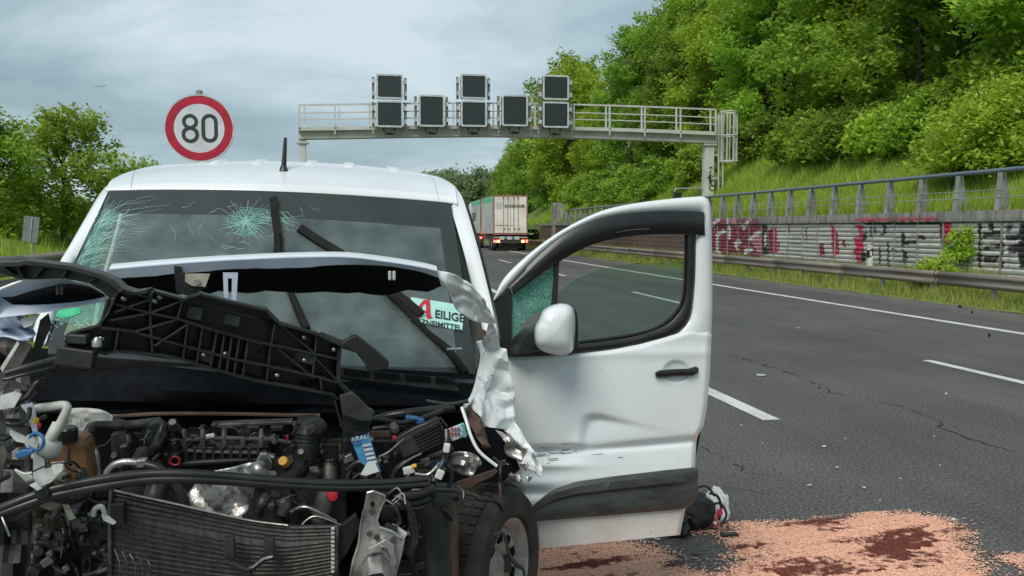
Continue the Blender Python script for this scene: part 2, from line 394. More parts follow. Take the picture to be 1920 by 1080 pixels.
# ---- retaining wall with slats, joints, cap and graffiti
def Wp(x, y, X0=WX):
    r = ray(x, y); D = 25.0
    for _ in range(30):
        p = CAMP+r*(D/r.y); D += ((X0+bend(D))-p.x)/(r.x/r.y-.012-.00048*D)*1.0
    p = CAMP+r*(D/r.y); return (p.y, p.z)
def inpoly(P, x, y):
    c = False; j = len(P)-1
    for i in range(len(P)):
        if (P[i][1] > y) != (P[j][1] > y) and x < (P[j][0]-P[i][0])*(y-P[i][1])/(P[j][1]-P[i][1])+P[i][0]: c = not c
        j = i
    return c
RED, DRED, BLK, WHT, PINK = (.52,.025,.085), (.22,.035,.065), (.028,.028,.028), (.62,.62,.59), (.48,.20,.25)
def gp(pts): return [Wp(1300+x/3.097, 280+y/3.097) for x, y in pts]      # measured on an enlargement of the wall
GRAF = [
 (DRED, gp([(60,640),(60,400),(390,400),(420,470),(410,640)])),
 (PINK, gp([(215,400),(250,400),(290,450),(260,455),(225,440)])), (PINK, gp([(330,520),(370,470),(400,520),(405,600),(380,600)])),
 (DRED, gp([(300,400),(360,395),(330,450),(290,600),(280,520)])),
 (WHT, gp([(105,440),(160,400),(175,402),(115,455)])), (WHT, gp([(135,490),(180,465),(200,480),(150,505),(150,590),(170,600),(160,612),(135,600)])), (WHT, gp([(205,400),(220,400),(222,520),(208,520)])),
 (WHT, gp([(240,540),(270,520),(285,545),(260,560),(275,585),(250,580)])), (WHT, gp([(285,420),(300,440),(345,400),(352,408),(298,470),(280,440)])), (WHT, gp([(300,575),(345,570),(350,590),(320,600),(315,615),(300,610)])),
 (WHT, gp([(320,520),(385,470),(390,482),(330,535)])), (WHT, gp([(370,490),(400,470),(405,480),(372,510)])),
 (BLK, gp([(405,440),(435,435),(440,610),(412,612)])), (WHT, gp([(415,500),(428,480),(430,560),(418,565)])),
 (DRED, gp([(440,470),(470,450),(470,600),(440,605)])), (RED, gp([(470,455),(490,450),(495,600),(470,600)])), (DRED, gp([(495,540),(505,540),(505,590),(497,590)])),
 (DRED, gp([(553,425),(564,425),(566,490),(556,480)])), (DRED, gp([(655,455),(665,455),(665,540),(658,540)])),
 (RED, gp([(797,430),(812,440),(835,470),(850,500),(852,610),(820,620),(808,540),(808,470)])), (DRED, gp([(820,480),(845,490),(848,560),(822,600)])),
 (DRED, gp([(868,520),(888,522),(888,570),(868,565)])), (DRED, gp([(740,545),(765,545),(770,610),(742,618)])),
 (RED, gp([(935,440),(990,440),(1000,660),(960,665),(945,610),(928,600),(950,570),(935,520),(975,500),(960,460)])), (BLK, gp([(985,500),(1010,470),(1015,520),(990,540)])), (BLK, gp([(975,600),(1010,600),(1008,650),(975,660)])), 
 (RED, gp([(955,405),(1300,395),(1440,400),(1450,412),(1300,414),(960,425)])), (BLK, gp([(1000,425),(1440,420),(1442,436),(1005,440)])),
 (BLK, gp([(1105,440),(1125,440),(1125,490),(1095,505),(1090,495),(1112,480)])), (BLK, gp([(1030,450),(1040,450),(1045,510),(1035,510)])), (BLK, gp([(1055,445),(1064,445),(1068,500),(1060,500)])), (BLK, gp([(1025,478),(1085,470),(1085,478),(1027,488)])),
 (BLK, gp([(1085,560),(1095,560),(1095,680),(1085,680)])), (BLK, gp([(1130,540),(1142,540),(1142,690),(1132,690)])),
 (BLK, gp([(1215,480),(1240,490),(1235,530),(1300,530),(1305,500),(1340,492),(1360,520),(1340,530),(1320,515),(1310,545),(1215,560)])),
 (BLK, gp([(1220,570),(1250,600),(1245,670),(1225,660)])), (BLK, gp([(1160,570),(1190,590),(1185,600),(1160,585)])), 
 (RED, gp([(1450,425),(1505,425),(1510,550),(1460,552),(1445,500)])), (BLK, gp([(1440,430),(1452,430),(1452,560),(1440,555)])), (BLK, gp([(1465,555),(1495,555),(1500,600),(1470,600)])),
 (BLK, gp([(1660,430),(1680,430),(1680,690),(1655,690)])), (BLK, gp([(1720,430),(1750,430),(1750,470),(1720,470)])), (BLK, gp([(1690,480),(1800,470),(1800,510),(1690,520)])), (BLK, gp([(1700,560),(1800,545),(1800,580),(1700,585)])),
 (BLK, gp([(1790,430),(1808,430),(1808,690),(1790,690)])), (BLK, gp([(1820,440),(1860,435),(1860,470),(1825,475)])), (BLK, gp([(1820,500),(1920,490),(1920,520),(1820,530)])), (BLK, gp([(1830,560),(1925,550),(1925,600),(1830,610)])),
 (BLK, gp([(1690,620),(1780,615),(1780,650),(1690,660)])), (BLK, gp([(1540,480),(1600,485),(1600,560),(1580,560),(1575,505),(1540,500)])), (BLK, gp([(1900,430),(1990,430),(1990,690),(1900,690)])), (WHT, gp([(1700,590),(1790,585),(1790,610),(1700,612)])),
]
GB = [(c, P, min(p[0] for p in P), max(p[0] for p in P), min(p[1] for p in P), max(p[1] for p in P)) for c, P in GRAF]
def graf(D, z, base):
    Dj = D+.05*mnoise.noise((D*4, z*7, 1)); zj = z+.02*mnoise.noise((D*4, z*7, 9)); c = base
    for col, P, a, b, lo, hi in GB:
        if a <= Dj <= b and lo <= zj <= hi and inpoly(P, Dj, zj): c = col
    return c
wall = empty('retaining_wall', (WX+bend(25), 25, .3), 'low slatted retaining wall with red and black graffiti beside the road', 'wall')
ZB, ZT, NR = .42, 1.75, 10
RH = (ZT-ZB)/NR
JOINTS = [12+1.06*k for k in range(26)]            # vertical joints of the slatted part, metres down the road
prof = [(-.00, .00), (-.030, .016), (-.046, .055), (-.042, .088), (-.010, .120), (.0, .130)]
for k in range(len(JOINTS)-1):
    a, b = JOINTS[k]+.025, JOINTS[k+1]-.025
    n = 22
    tone = random.uniform(.40, .52)
    for r_ in range(NR):
        m = MB(); rows = []; cols = []; tr = tone*random.uniform(.9, 1.08); jy = random.uniform(-.006, .006); jx = random.uniform(-.008, .008)
        for i in range(n+1):
            D = lerp(a, b, i/n); X = WX+bend(D)+jx
            rows.append([Vector((X+px, D, ZB+r_*RH+pz*RH/.133+jy)) for px, pz in prof])
            for px, pz in prof:
                z = ZB+r_*RH+pz*RH/.133
                gr = graf(D, z, None); c = gr if gr is not None else (tr, tr*.985, tr*.94)
                if gr is not None and gr not in (WHT,) : c = tuple(q*random.uniform(.85, 1.15) for q in c)
                cols.append((*c, 1))
        m.grid(rows); m.col = cols
        m.build('slat', M['slat'], wall, smooth=30)
    m = MB(); D = JOINTS[k]; X = WX+bend(D); m.box(X-.05, X+.06, D-.022, D+.022, ZB-.15, ZT)
    m.build('joint_post', M['conc'], wall)
m = MB(); rows = []; Ds = [10+i for i in range(0, 34)]
for D in Ds: X = WX+bend(D); rows.append([(X+.02, D, .2), (X+.02, D, ZT+.03), (X+.25, D, ZT+.03), (X+.25, D, .2)])
m.grid(rows)
m.build('backing', M['conc'], wall)
# concrete cap, cast in lengths, with paint runs at the red piece
capm = mat('wall_cap_concrete', (.34,.33,.30), .9, vcol=True, col2=(.13,.125,.11), scale=2.6, lo=.44, hi=.66, bump=.35, bscale=30, stretch=(1,1.6,.4))
for k in range(11):
    a, b = 8+4.4*k, 8+4.4*(k+1)-.02; m = MB(); rows = []; cols = []; n = 44
    for i in range(n+1):
        D = lerp(a, b, i/n); X = WX+bend(D)
        pts = [(X-.09, D, ZT+.015), (X-.095, D, ZT+.09), (X-.09, D, ZT+.18), (X-.085, D, 2.02), (X+.3, D, 2.03), (X+.3, D, ZT)]
        rows.append([Vector(p) for p in pts])
        for j, p in enumerate(pts):
            gr = graf(D, p[2], None) if j < 4 else None
            t = .30*random.uniform(.85, 1.1); cols.append((*(gr if gr else (t, t*.96, t*.87)), 1))
    m.grid(rows); m.col = cols
    e0 = len(rows[0]); m.f += [list(range(e0))[::-1], [n*e0+i for i in range(e0)]]; m.m += [0, 0]
    m.build('cap_stone', capm, wall)
# the wooden stretch beyond, boards too far to pick apart singly further on
for k in range(16):
    a, b = 38.6+2.4*k, 38.6+2.4*(k+1)-.05
    for r_ in range(7 if k < 8 else 1):
        m = MB(); hh = 1.5/7 if k < 8 else 1.5; z0 = .3+r_*hh; Xa, Xb = WX+bend(a), WX+bend(b); j = random.uniform(-.012, .012)
        m.add([(Xa+j-.05, a, z0), (Xa+j-.05, a, z0+hh*.93), (Xb+j-.05, b, z0+hh*.93), (Xb+j-.05, b, z0), (Xa+.05, a, z0), (Xa+.05, a, z0+hh*.93), (Xb+.05, b, z0+hh*.93), (Xb+.05, b, z0)],
              [(0,1,2,3), (4,7,6,5), (1,5,6,2), (0,3,7,4), (0,4,5,1), (2,6,7,3)])
        m.build('board', M['wood'], wall)
    m = MB(); m.bar((WX+bend(a)+.02, a, 1.92), (WX+bend(b)+.02, b+.06, 1.92), .2, .22); m.build('cap_stone', M['conc'], wall)
m = MB(); m.box(WX+bend(70)-.2, WX+bend(70)+.6, 69.5, 70.3, 0, 3.6); m.build('end_pillar', M['conc'], wall)

# ---- railing on the wall: leaning plates, a blue pipe, two wires
rail = empty('wall_railing', (WX+.15+bend(25), 25, 2.03), 'railing of leaning grey plates with blue top pipe on the wall', 'railing')
posts = [14.2+1.52*k for k in range(36)]
for D in posts:
    X = WX+.1+bend(D); m = MB()
    # plate standing across the wall, wide foot, narrow head leaning towards the road
    out = [(X+.02, D, 2.02), (X+.40, D, 2.02), (X+.24, D, 2.9), (X+.10, D, 2.9)]
    m.prism([(p[0], p[1]-.0, p[2]) for p in out], (0, .035, 0))
    m.bar((X+.02, D-.06, 2.02), (X+.10, D-.06, 2.9), .03, .12, up=(0,1,0)) if False else None
    m.obox((X+.065, D+.02, 2.46), (.01,0,0), (0,.075,0), (.04,0,.44)); m.build('post', M['postgrey'], rail)
for a, b in zip(posts, posts[1:]):
    m = MB()
    for z, o in ((2.50, .06), (2.33, .04)): m.tube([(WX+.1+o+bend(a), a, z), (WX+.1+o+bend(b), b, z)], .011, 6, cap=False)
    m.build('wire', M['galv'], rail)
m = MB(); m.tube([(WX+.24+bend(D), D, 2.95) for D in [10+2*i for i in range(29)]], .055, 12); m.build('top_pipe', M['railpaint'], rail, smooth=50)

# ---- guardrails
wprof = [(-.0, -.155), (-.035, -.15), (-.075, -.11), (-.08, -.075), (-.04, -.03), (-.035, 0), (-.04, .03), (-.08, .075), (-.075, .11), (-.035, .15), (0, .155)]
def guard(name, label, X0, z, d0, d1, sgn, step=4.0, nbeam=1, pmat=M['rustrail'], pstep=2.0):
    g_ = empty(name, (X0+bend((d0+d1)/2), (d0+d1)/2, 0), label, 'guardrail')
    D = d0
    while D < d1:
        for q in range(nbeam):
            m = MB(); n = 2; rows = []
            for i in range(n+1):
                d = lerp(D, D+step+.12, i/n); X = X0+bend(d)
                rows.append([Vector((X+sgn*(px+.008*(int(D) % 2)), d, z-q*.36+pz)) for px, pz in wprof])
            m.grid(rows); m.build('beam', pmat, g_, smooth=40, solid=.006)
        D += step
    D = d0+.3
    while D < d1:
        X = X0+bend(D)+sgn*.07; m = MB()
        m.box(X-.045, X+.045, D-.05, D-.042, .0, z+.12); m.box(X-.045, X-.037, D-.042, D+.04, 0, z+.12); m.box(X-.045, X+.045, D+.04, D+.048, 0, z+.12)
        m.build('post', M['galv'], g_); D += pstep
    return g_
guard('guardrail', 'long weathered steel guardrail in front of the graffiti wall', 12.75, .50, 6, 110, 1)
guard('guardrail', 'steel guardrail along the left side behind the wrecked van', -5.4, 1.0, 4, 90, -1, nbeam=2, pmat=M['rustrail'])

# ---- trees
def leaves(centres, per, spread, size, flat=.75, up=.75):
    """leaf-sized folded quads round cluster centres -> verts, faces, tint"""
    n = len(centres)*per; c = np.repeat(np.asarray(centres), per, 0)
    p = c+rng.normal(0, 1, (n, 3))*np.array([spread, spread, spread*flat])
    nd = rng.normal(0, 1, (n, 3)); nd[:, 2] = np.abs(nd[:, 2])+up; nd /= np.linalg.norm(nd, axis=1)[:, None]
    a = np.cross(nd, rng.normal(0, 1, (n, 3))); a /= np.linalg.norm(a, axis=1)[:, None]; b = np.cross(nd, a)
    s = size*rng.uniform(.6, 1.35, n)[:, None]
    v = np.stack([p-a*s, p+b*s*.5-nd*s*.12, p+a*s, p-b*s*.5-nd*s*.12], 1).reshape(-1, 3)
    f = np.arange(4*n).reshape(-1, 4)
    ct = np.repeat(rng.uniform(0, 1, len(centres)), per); t = np.clip(.55*ct+.45*rng.random(n), 0, 1)
    return v, f, np.repeat(np.stack([t, t, t, np.ones(n)], 1), 4, 0)
def make_tree(name, label, loc, H, rx, base, nlobe, ncl, per, spread, size, m, group=None, trunk_r=.16, cat='tree', open_=.0, lean=0):
    loc = Vector(loc); root = empty(name, loc, label, cat, group)
    t = MB(); top = Vector((lean*H*.1, 0, H*.8)); t.tube(smooth_path([(0,0,-.4), (.05*H*.2, .02, H*.25), (lean*H*.05, -.05, H*.5), top], 4), [trunk_r*(1-.8*i/12) for i in range(13)], 7)
    lobes = []
    for i in range(nlobe):
        a = 2.4*i+random.uniform(-.4, .4); h = base+(H-base)*(((i+.5)/nlobe)**.85); rel = (h-base)/(H-base)
        rad = rx*(.35+.65*math.sin(math.pi*min(1, .18+rel*.82)))*random.uniform(.55, .95)*(.15 if i == nlobe-1 else 1)
        c = Vector((math.cos(a)*rad*.68+lean*h*.1, math.sin(a)*rad*.68, h-.1*H)); lobes.append((c, rx*random.uniform(.34, .52)))
        s = Vector((lean*H*.03, 0, min(h*.62, H*.72))); t.tube(smooth_path([s, lerp(s, c, .5)+Vector((0, 0, .05*H)), c], 3), [trunk_r*.38*(1-.12*k) for k in range(7)], 5)
    t.v = [p+loc for p in t.v]; t.build('trunk', M['bark'], root, loc=loc, smooth=60)
    cs = []
    for c, r in lobes:
        for _ in range(ncl//nlobe):
            d = Vector((random.gauss(0,1), random.gauss(0,1), random.gauss(0,1))).normalized(); q = r*random.uniform(.35+open_*.3, 1.12)
            cs.append(tuple(c+Vector((d.x*q, d.y*q, d.z*q*.8))))
    v, f, col = leaves(cs, per, spread, size)
    npmesh('crown', v, f, m, root, loc, col); return root
def copy_tree(src, loc, rz, sc, label):
    o = src.copy(); COL.objects.link(o); o.location = loc; o.rotation_euler = (0, 0, rz); o.scale = (sc, sc, sc*random.uniform(.9, 1.12)); o['label'] = label
    for ch in src.children: c = ch.copy(); COL.objects.link(c); c.parent = o
    return o
def hz(X, D): return hill_z(X-WX-bend(D), D)
HG = 'trees on the right hillside'
protos = []
specs = [('leaf', 11.5, 4.3, 1.2, 13, 300, 66, .30, .155), ('leaf2', 13, 4.4, 1.6, 14, 310, 66, .30, .16), ('leaf3', 9.5, 3.9, .6, 12, 280, 70, .28, .135), ('leaf', 12.5, 4.0, 1.0, 15, 320, 64, .27, .14), ('leaf2', 10, 4.4, .5, 12, 300, 66, .30, .15)]
spots = []
for D, X in ((26,22.4),(30,23.2),(34,22.8),(38.5,25),(42.5,24.2),(46,27),(49.5,23.4),(53,26),(56,23.0),(60,25.5),(64,22.6),(69,24.5),(74,22.2),(79,24),(84,22)): spots.append((X+bend(D)*.9, D, 1.0))
for D in (24, 30, 35, 42, 49, 57, 66, 75, 84): spots.append((27.6+bend(D)+random.uniform(-1, 1), D+random.uniform(-1.5, 1.5), 1.08))
for D in (20, 33, 46, 60): spots.append((36+bend(D), D, 1.1))
for D, X, s_ in ((92,23.5,1.35),(99,24.0,1.42),(106,25,1.25),(115,23.4,1.0),(126,25,.95),(138,25.5,.95),(110,30,1.3),(150,28,1.0)): spots.append((X+.5, D, s_))
kinds = ['bright green leafy tree', 'dark green dense tree', 'yellow-green tree', 'tall pale green tree', 'deep green spreading tree']
order = [0,1,3,2,0,4,3,1,2,0,4,3,1,0,2,4,1,3,0,4,2,3,1,0,1,4,0,3,2,4,0,1,3,4]
where = ['behind the bright bush at the right edge', 'upslope behind the bright bush', 'right of the ladder cage, nearest row', 'above the right gantry post, second row', 'just right of the gantry ladder', 'high on the slope above the gantry end', 'behind the right end of the gantry rail', 'second row behind the gantry rail', 'behind the empty part of the gantry rail', 'second row, left of the gantry ladder', 'behind the gantry between railing and signs', 'second row behind the rightmost sign', 'beside the rightmost double sign', 'behind the rightmost double sign', 'at the left end of the tall wood']
for i, (X, D, sc) in enumerate(spots):
    kd = order[i % len(order)]; lab = kinds[kd]+' on the hillside '
    if i < 15: lab += where[i]
    elif i < 24: lab += 'in the third row, number %s from the right' % ['one','two','three','four','five','six','seven','eight','nine'][i-15]
    elif i < 28: lab += 'at the crest, number %s from the right' % ['one','two','three','four'][i-24]
    else: lab += 'beyond the gantry, %s from the right' % ['first','second','third','fourth','fifth','sixth','seventh','last'][i-28]
    z = hz(X, D)
    p = next((p for k_, p in protos if k_ == kd), None)
    if p is None:
        ms, H, rx, bs, nl, nc, per, sp, sz = specs[kd]
        p = make_tree('deciduous_tree', lab, (X, D, z), H, rx, bs, nl, nc, per, sp, sz, M[ms], HG); p.rotation_euler = (0, 0, random.uniform(0, 6)); p.scale = (sc,)*3; protos.append((kd, p))
    else: copy_tree(p, (X, D, z), random.uniform(0, 6.28), sc*random.uniform(.9, 1.1), lab)
# shrubs at the wood's edge
def bush(name, label, loc, rx, ry, rz_, ncl, per, spread, size, m, group=None):
    loc = Vector(loc); root = empty(name, loc, label, 'shrub', group); cs = []; t = MB()
    for i in range(7):
        a = i*.9; t.tube([loc+Vector((0,0,-.1)), loc+Vector((math.cos(a)*rx*.35, math.sin(a)*ry*.35, rz_*.8)), loc+Vector((math.cos(a)*rx*.7, math.sin(a)*ry*.7, rz_*1.4))], [.03,.02,.01], 5)
    t.build('stem', M['bark'], root, loc=loc)
    for _ in range(ncl):
        d = Vector((random.gauss(0,1), random.gauss(0,1), abs(random.gauss(0,1)))).normalized(); q = random.uniform(.55, 1.0)*(1+.3*mnoise.noise((d.x*2.2+loc.x, d.y*2.2, d.z*2.2)))
        cs.append((d.x*q*rx, d.y*q*ry, d.z*q*rz_*1.6))
    v, f, col = leaves(cs, per, spread, size); npmesh('crown', v, f, m, root, loc, col); return root
SG = 'shrubs at the foot of the wood'
bush('shrub', 'large bright yellow-green bush on the grass slope at right', (19.0, 23.6, hz(19.0, 23.6)-.1), 2.5, 2.6, 1.6, 420, 60, .20, .085, M['leaf3'])
for i, (D, X, s, mm, lab) in enumerate(((29.5, 20.6, 1.5, 'leaf', 'low green shrub left of the large bright bush'), (34.5, 20.6, 1.7, 'leaf2', 'dark shrub right of the gantry ladder foot'), (39.5, 21.0, 1.8, 'leaf', 'green shrub below the ladder cage'),
        (45.8, 21.7, 1.7, 'leaf2', 'dark shrub behind the right gantry post'), (52, 20.6, 2.0, 'leaf', 'green shrub under the right part of the gantry beam'), (58, 19.9, 1.9, 'leaf2', 'dark shrub under the middle of the gantry beam'), (64, 19.5, 2.1, 'leaf', 'green shrub beyond the concrete wall pillar'), (72, 20, 2.2, 'leaf2', 'dark shrub above the truck'), (81, 20.5, 2.2, 'leaf', 'farthest green shrub above the truck'), (32, 20.4, 1.4, 'leaf3', 'pale green shrub midway along the open grass slope'), (37, 20.6, 1.5, 'leaf', 'round green shrub right of the ladder cage'), (27, 22.0, 2.2, 'leaf', 'green shrub above the large bright bush'))):
    bush('shrub', lab, (X+bend(D)*.7, D, hz(X+bend(D)*.7, D)-.1), s, s*1.2, s*.75, 170, 62, .2, .12, M[mm], SG)
d_, z_ = Wp(1757, 500, 13.6); bush('shrub', 'small green shrub growing between guardrail and graffiti wall', (13.55+bend(d_), d_, .40), .55, .55, .33, 90, 42, .09, .045, M['leaf3'])
d_, z_ = Wp(1812, 440); vine = bush('creeper', 'light green creeper hanging down the graffiti wall', (14.42+bend(d_), d_, .85), .22, .40, .50, 60, 36, .08, .045, M['leaf3']); vine['category'] = 'creeper'
# left trees
LG = 'trees on the left bank'
def lpos(x, y, d): p = C(x, y, d); return (p.x, p.y, left_z(LX-p.x+bend(p.y), p.y)-.1)
make_tree('deciduous_tree', 'tall dense tree at the left edge of the picture', lpos(-30, 430, 27), 4.0, 1.9, .4, 11, 210, 62, .19, .08, M['leaf'], LG, .12)
make_tree('deciduous_tree', 'slender tree with a spreading top left of the speed sign', lpos(118, 430, 30), 4.75, 2.0, .9, 12, 170, 60, .17, .085, M['leaf'], LG, .10, open_=.6, lean=.4)
make_tree('deciduous_tree', 'low broad tree just left of the round speed sign', lpos(238, 430, 33), 3.6, 1.75, .3, 10, 190, 60, .20, .085, M['leaf'], LG, .08)
bush('shrub', 'yellow-green bush under the tall left tree', lpos(30, 430, 33), 1.9, 1.3, 1.0, 170, 50, .16, .07, M['leaf'])
bush('shrub', 'green bush under the slender left tree', lpos(165, 430, 33), 1.8, 1.3, .9, 170, 50, .17, .075, M['leaf'])
bush('shrub', 'green bush at the foot of the low broad tree', lpos(235, 430, 34), 1.7, 1.3, .8, 150, 50, .17, .075, M['leaf2'])
# far trees beyond the bend
far = make_tree('distant_tree', 'hazy distant tree beyond the bend, nearest to the roof', C(865, 420, 210)-Vector((0,0,2)), 13, 8, 1, 11, 210, 60, .7, .40, M['leaf_hazed'], 'distant trees beyond the bend', .3)
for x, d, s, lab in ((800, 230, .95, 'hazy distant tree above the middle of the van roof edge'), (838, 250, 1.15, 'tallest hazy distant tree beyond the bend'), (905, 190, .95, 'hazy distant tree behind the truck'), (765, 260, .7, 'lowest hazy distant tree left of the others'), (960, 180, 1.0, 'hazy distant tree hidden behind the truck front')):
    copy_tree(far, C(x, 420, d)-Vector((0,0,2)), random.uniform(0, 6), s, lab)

# ================================================================== GANTRY, SIGNS, TRUCK
M['white_frame'] = mat('white_frame', (.62,.66,.68), .45, .1, col2=(.42,.45,.47), scale=5)
M['screen'] = mat('dark_led_matrix', (.022,.034,.036), .42, col2=(.014,.022,.024), scale=9, spec=.6, bump=.25, bscale=180)
M['gantry'] = mat('gantry_paint', (.60,.60,.585), .55, .05, col2=(.47,.455,.44), scale=1.3, lo=.4, hi=.68, bump=.1, bscale=20)
M['black'] = mat('black_plastic', (.016,.017,.018), .5, col2=(.028,.028,.028), scale=12, bump=.12, bscale=120)
M['ink'] = mat('black_ink', (.012,.014,.012), .6, col2=(.02,.02,.02), scale=20)
DG = 45.5
gan = empty('sign_gantry', V(950, 260, DG)*1, 'grey steel sign gantry spanning the road with railings and ladder', 'gantry')
deck = [(559,240),(640,239),(760,237),(900,236),(1040,238),(1150,241),(1250,244.5),(1345,248.5)]       # walkway edge, slightly cambered
def gy(x): return interp(deck, x)
xs = [559+i*(1345-559)/24 for i in range(25)]
m = MB(); m.grid([[V(x, gy(x)-1.5, DG-.6), V(x, gy(x)+5, DG-.6), V(x, gy(x)+5, DG-.6)+Vector((0,1.25,0)), V(x, gy(x)-1.5, DG-.6)+Vector((0,1.25,0))] for x in xs], closed=True)
m.f += [[0,1,2,3], [96,99,98,97]]; m.m += [0, 0]; m.build('walkway', M['gantry'], gan)
m = MB(); m.grid([[V(x, gy(x)+5, DG-.35), V(x, gy(x)+19+4*abs(x-950)/400*.3, DG-.35), V(x, gy(x)+19+4*abs(x-950)/400*.3, DG-.35)+Vector((0,.7,0)), V(x, gy(x)+5, DG-.35)+Vector((0,.7,0))] for x in xs[0:]], closed=True)
m.f += [[0,1,2,3], [96,99,98,97]]; m.m += [0, 0]; m.build('box_beam', M['gantry'], gan)
for x, w_, mid in ((567, 12.5, 268), (1331.5, 17, 272)):
    t_ = V(x-w_/2, 260, DG-.25); u_ = V(x+w_/2, 260, DG-.25); b = MB(); zb = -.1 if x < 900 else 1.2
    b.box(t_.x, u_.x, DG-.25, DG+.2, zb, V(x, 262, DG).z); pst = b.build('post', M['gantry'], gan, bevel=.02)
    b = MB(); z_ = V(x, mid, DG).z; b.box(t_.x-.12, u_.x+.12, DG-.33, DG+.28, z_-.05, z_+.05); b.build('flange', M['gantry'], gan)
    if x > 900:
        for s_, yy, sz, sx in (('\u2190', 320, .01, 1), ):
            pass
        # sprayed arrow and letters running down the post
        y0 = DG-.256; c = V(1333, 318, DG-.256); b = MB()
        for p, q in (((0,-.16),(0,.16)), ((0,.16),(-.11,.05)), ((0,.16),(.11,.05))): b.bar((c.x+p[0], y0, c.z+p[1]), (c.x+q[0], y0, c.z+q[1]), .006, .035, up=(0,0,1) if p[0] != q[0] else (1,0,0))
        b.build('sprayed_arrow', M['ink'], gan)
        for ch, yy in (('J', 331), ('E', 338), ('K', 346), ('C', 356)):
            q = V(1328, yy, y0); text(ch, .42, (q.x, y0-.002, q.z), (1,0,-.25), (.25,0,1), M['ink'], 'sprayed_letter', gan, bold=.012)
# railings front and back
def grail(Dr, x0, x1, px):
    yo = lambda x: interp([(559,0),(1345,0)], x)
    for x in px:
        b = MB(); p = V(x, gy(x), Dr); q = V(x, gy(x)-43.5, Dr); b.bar(p, q, .075, .075, up=(0,1,0)); b.build('rail_post', M['gantry'], gan)
    for dy_, wd in ((43, .08), (28, .05), (15.5, .05)):
        b = MB(); pts = [V(x, gy(x)-dy_, Dr) for x in [lerp(x0, x1, i/8) for i in range(9)]]
        for p, q in zip(pts, pts[1:]): b.bar(p, q, wd, wd)
        b.build('rail', M['gantry'], gan)
grail(DG-.62, 561, 1342, [561, 628, 693, 1076, 1143, 1209, 1276, 1342])
grail(DG+.62, 571, 1340, [571, 636, 702, 760, 850, 925, 1003, 1076, 1136, 1203, 1268, 1332])
for x in (628, 700, 760, 800, 860, 918, 935, 995, 1010, 1072, 1143, 1209, 1276):
    b = MB(); p = V(x, gy(x)+4, DG-.63); q = V(x, gy(x)+13, DG-.63); b.bar(p, q, .06, .05, up=(0,1,0)); b.build('bracket', M['gantry'], gan)
# ladder with safety cage
px1, px2 = 1347, 1355
lad = MB(); Dl = DG-.1
for x in (px1, px2): lad.bar(V(x, 215, Dl), V(x, 400, Dl), .06, .06, up=(0,1,0))
lad.build('ladder_rail', M['gantry'], gan)
for i in range(22):
    y = 225+i*8; b = MB(); b.tube([V(px1, y, Dl), V(px2, y, Dl)], .018, 6); b.build('rung', M['galv'], gan)
for y in (291, 334): b = MB(); b.bar(V(1338, y, Dl), V(1347, y, Dl), .08, .08); b.build('stay', M['gantry'], gan)
xa, xb = V(1352, 210, Dl).x, V(1381, 210, Dl).x; cx, rr = (xa+xb)/2, (xb-xa)/2
zs = [V(1360, y, Dl).z for y in (210, 254.5, 303)]
for z in zs:
    b = MB(); b.tube([(cx+rr*math.cos(a), Dl+.45*math.sin(a), z) for a in [i*2*math.pi/20 for i in range(21)]], .04, 6); b.build('cage_hoop', M['gantry'], gan)
for i in range(8):
    a = i*2*math.pi/8+.2; b = MB(); p = (cx+rr*math.cos(a), Dl+.45*math.sin(a)); b.bar((*p, zs[2]), (*p, zs[0]), .07, .03, up=(0,1,0)); b.build('cage_bar', M['gantry'], gan)
b = MB(); b.tube(smooth_path([V(1321, 353, DG), V(1290, 353.5, DG), V(1268, 354, DG), V(1265, 360, DG)], 4), .045, 6); b.build('pipe', M['galv'], gan)
b = MB(); q = V(1270, 365, DG); b.box(q.x-.2, q.x+.2, DG-.15, DG+.15, q.z-.5, q.z+.12); b.build('junction_box', M['black'], gan, bevel=.02)
b = MB(); q = V(1271, 375, DG); b.box(q.x-.06, q.x+.06, DG-.06, DG+.06, 1.5, q.z); b.build('junction_post', M['galv'], gan)
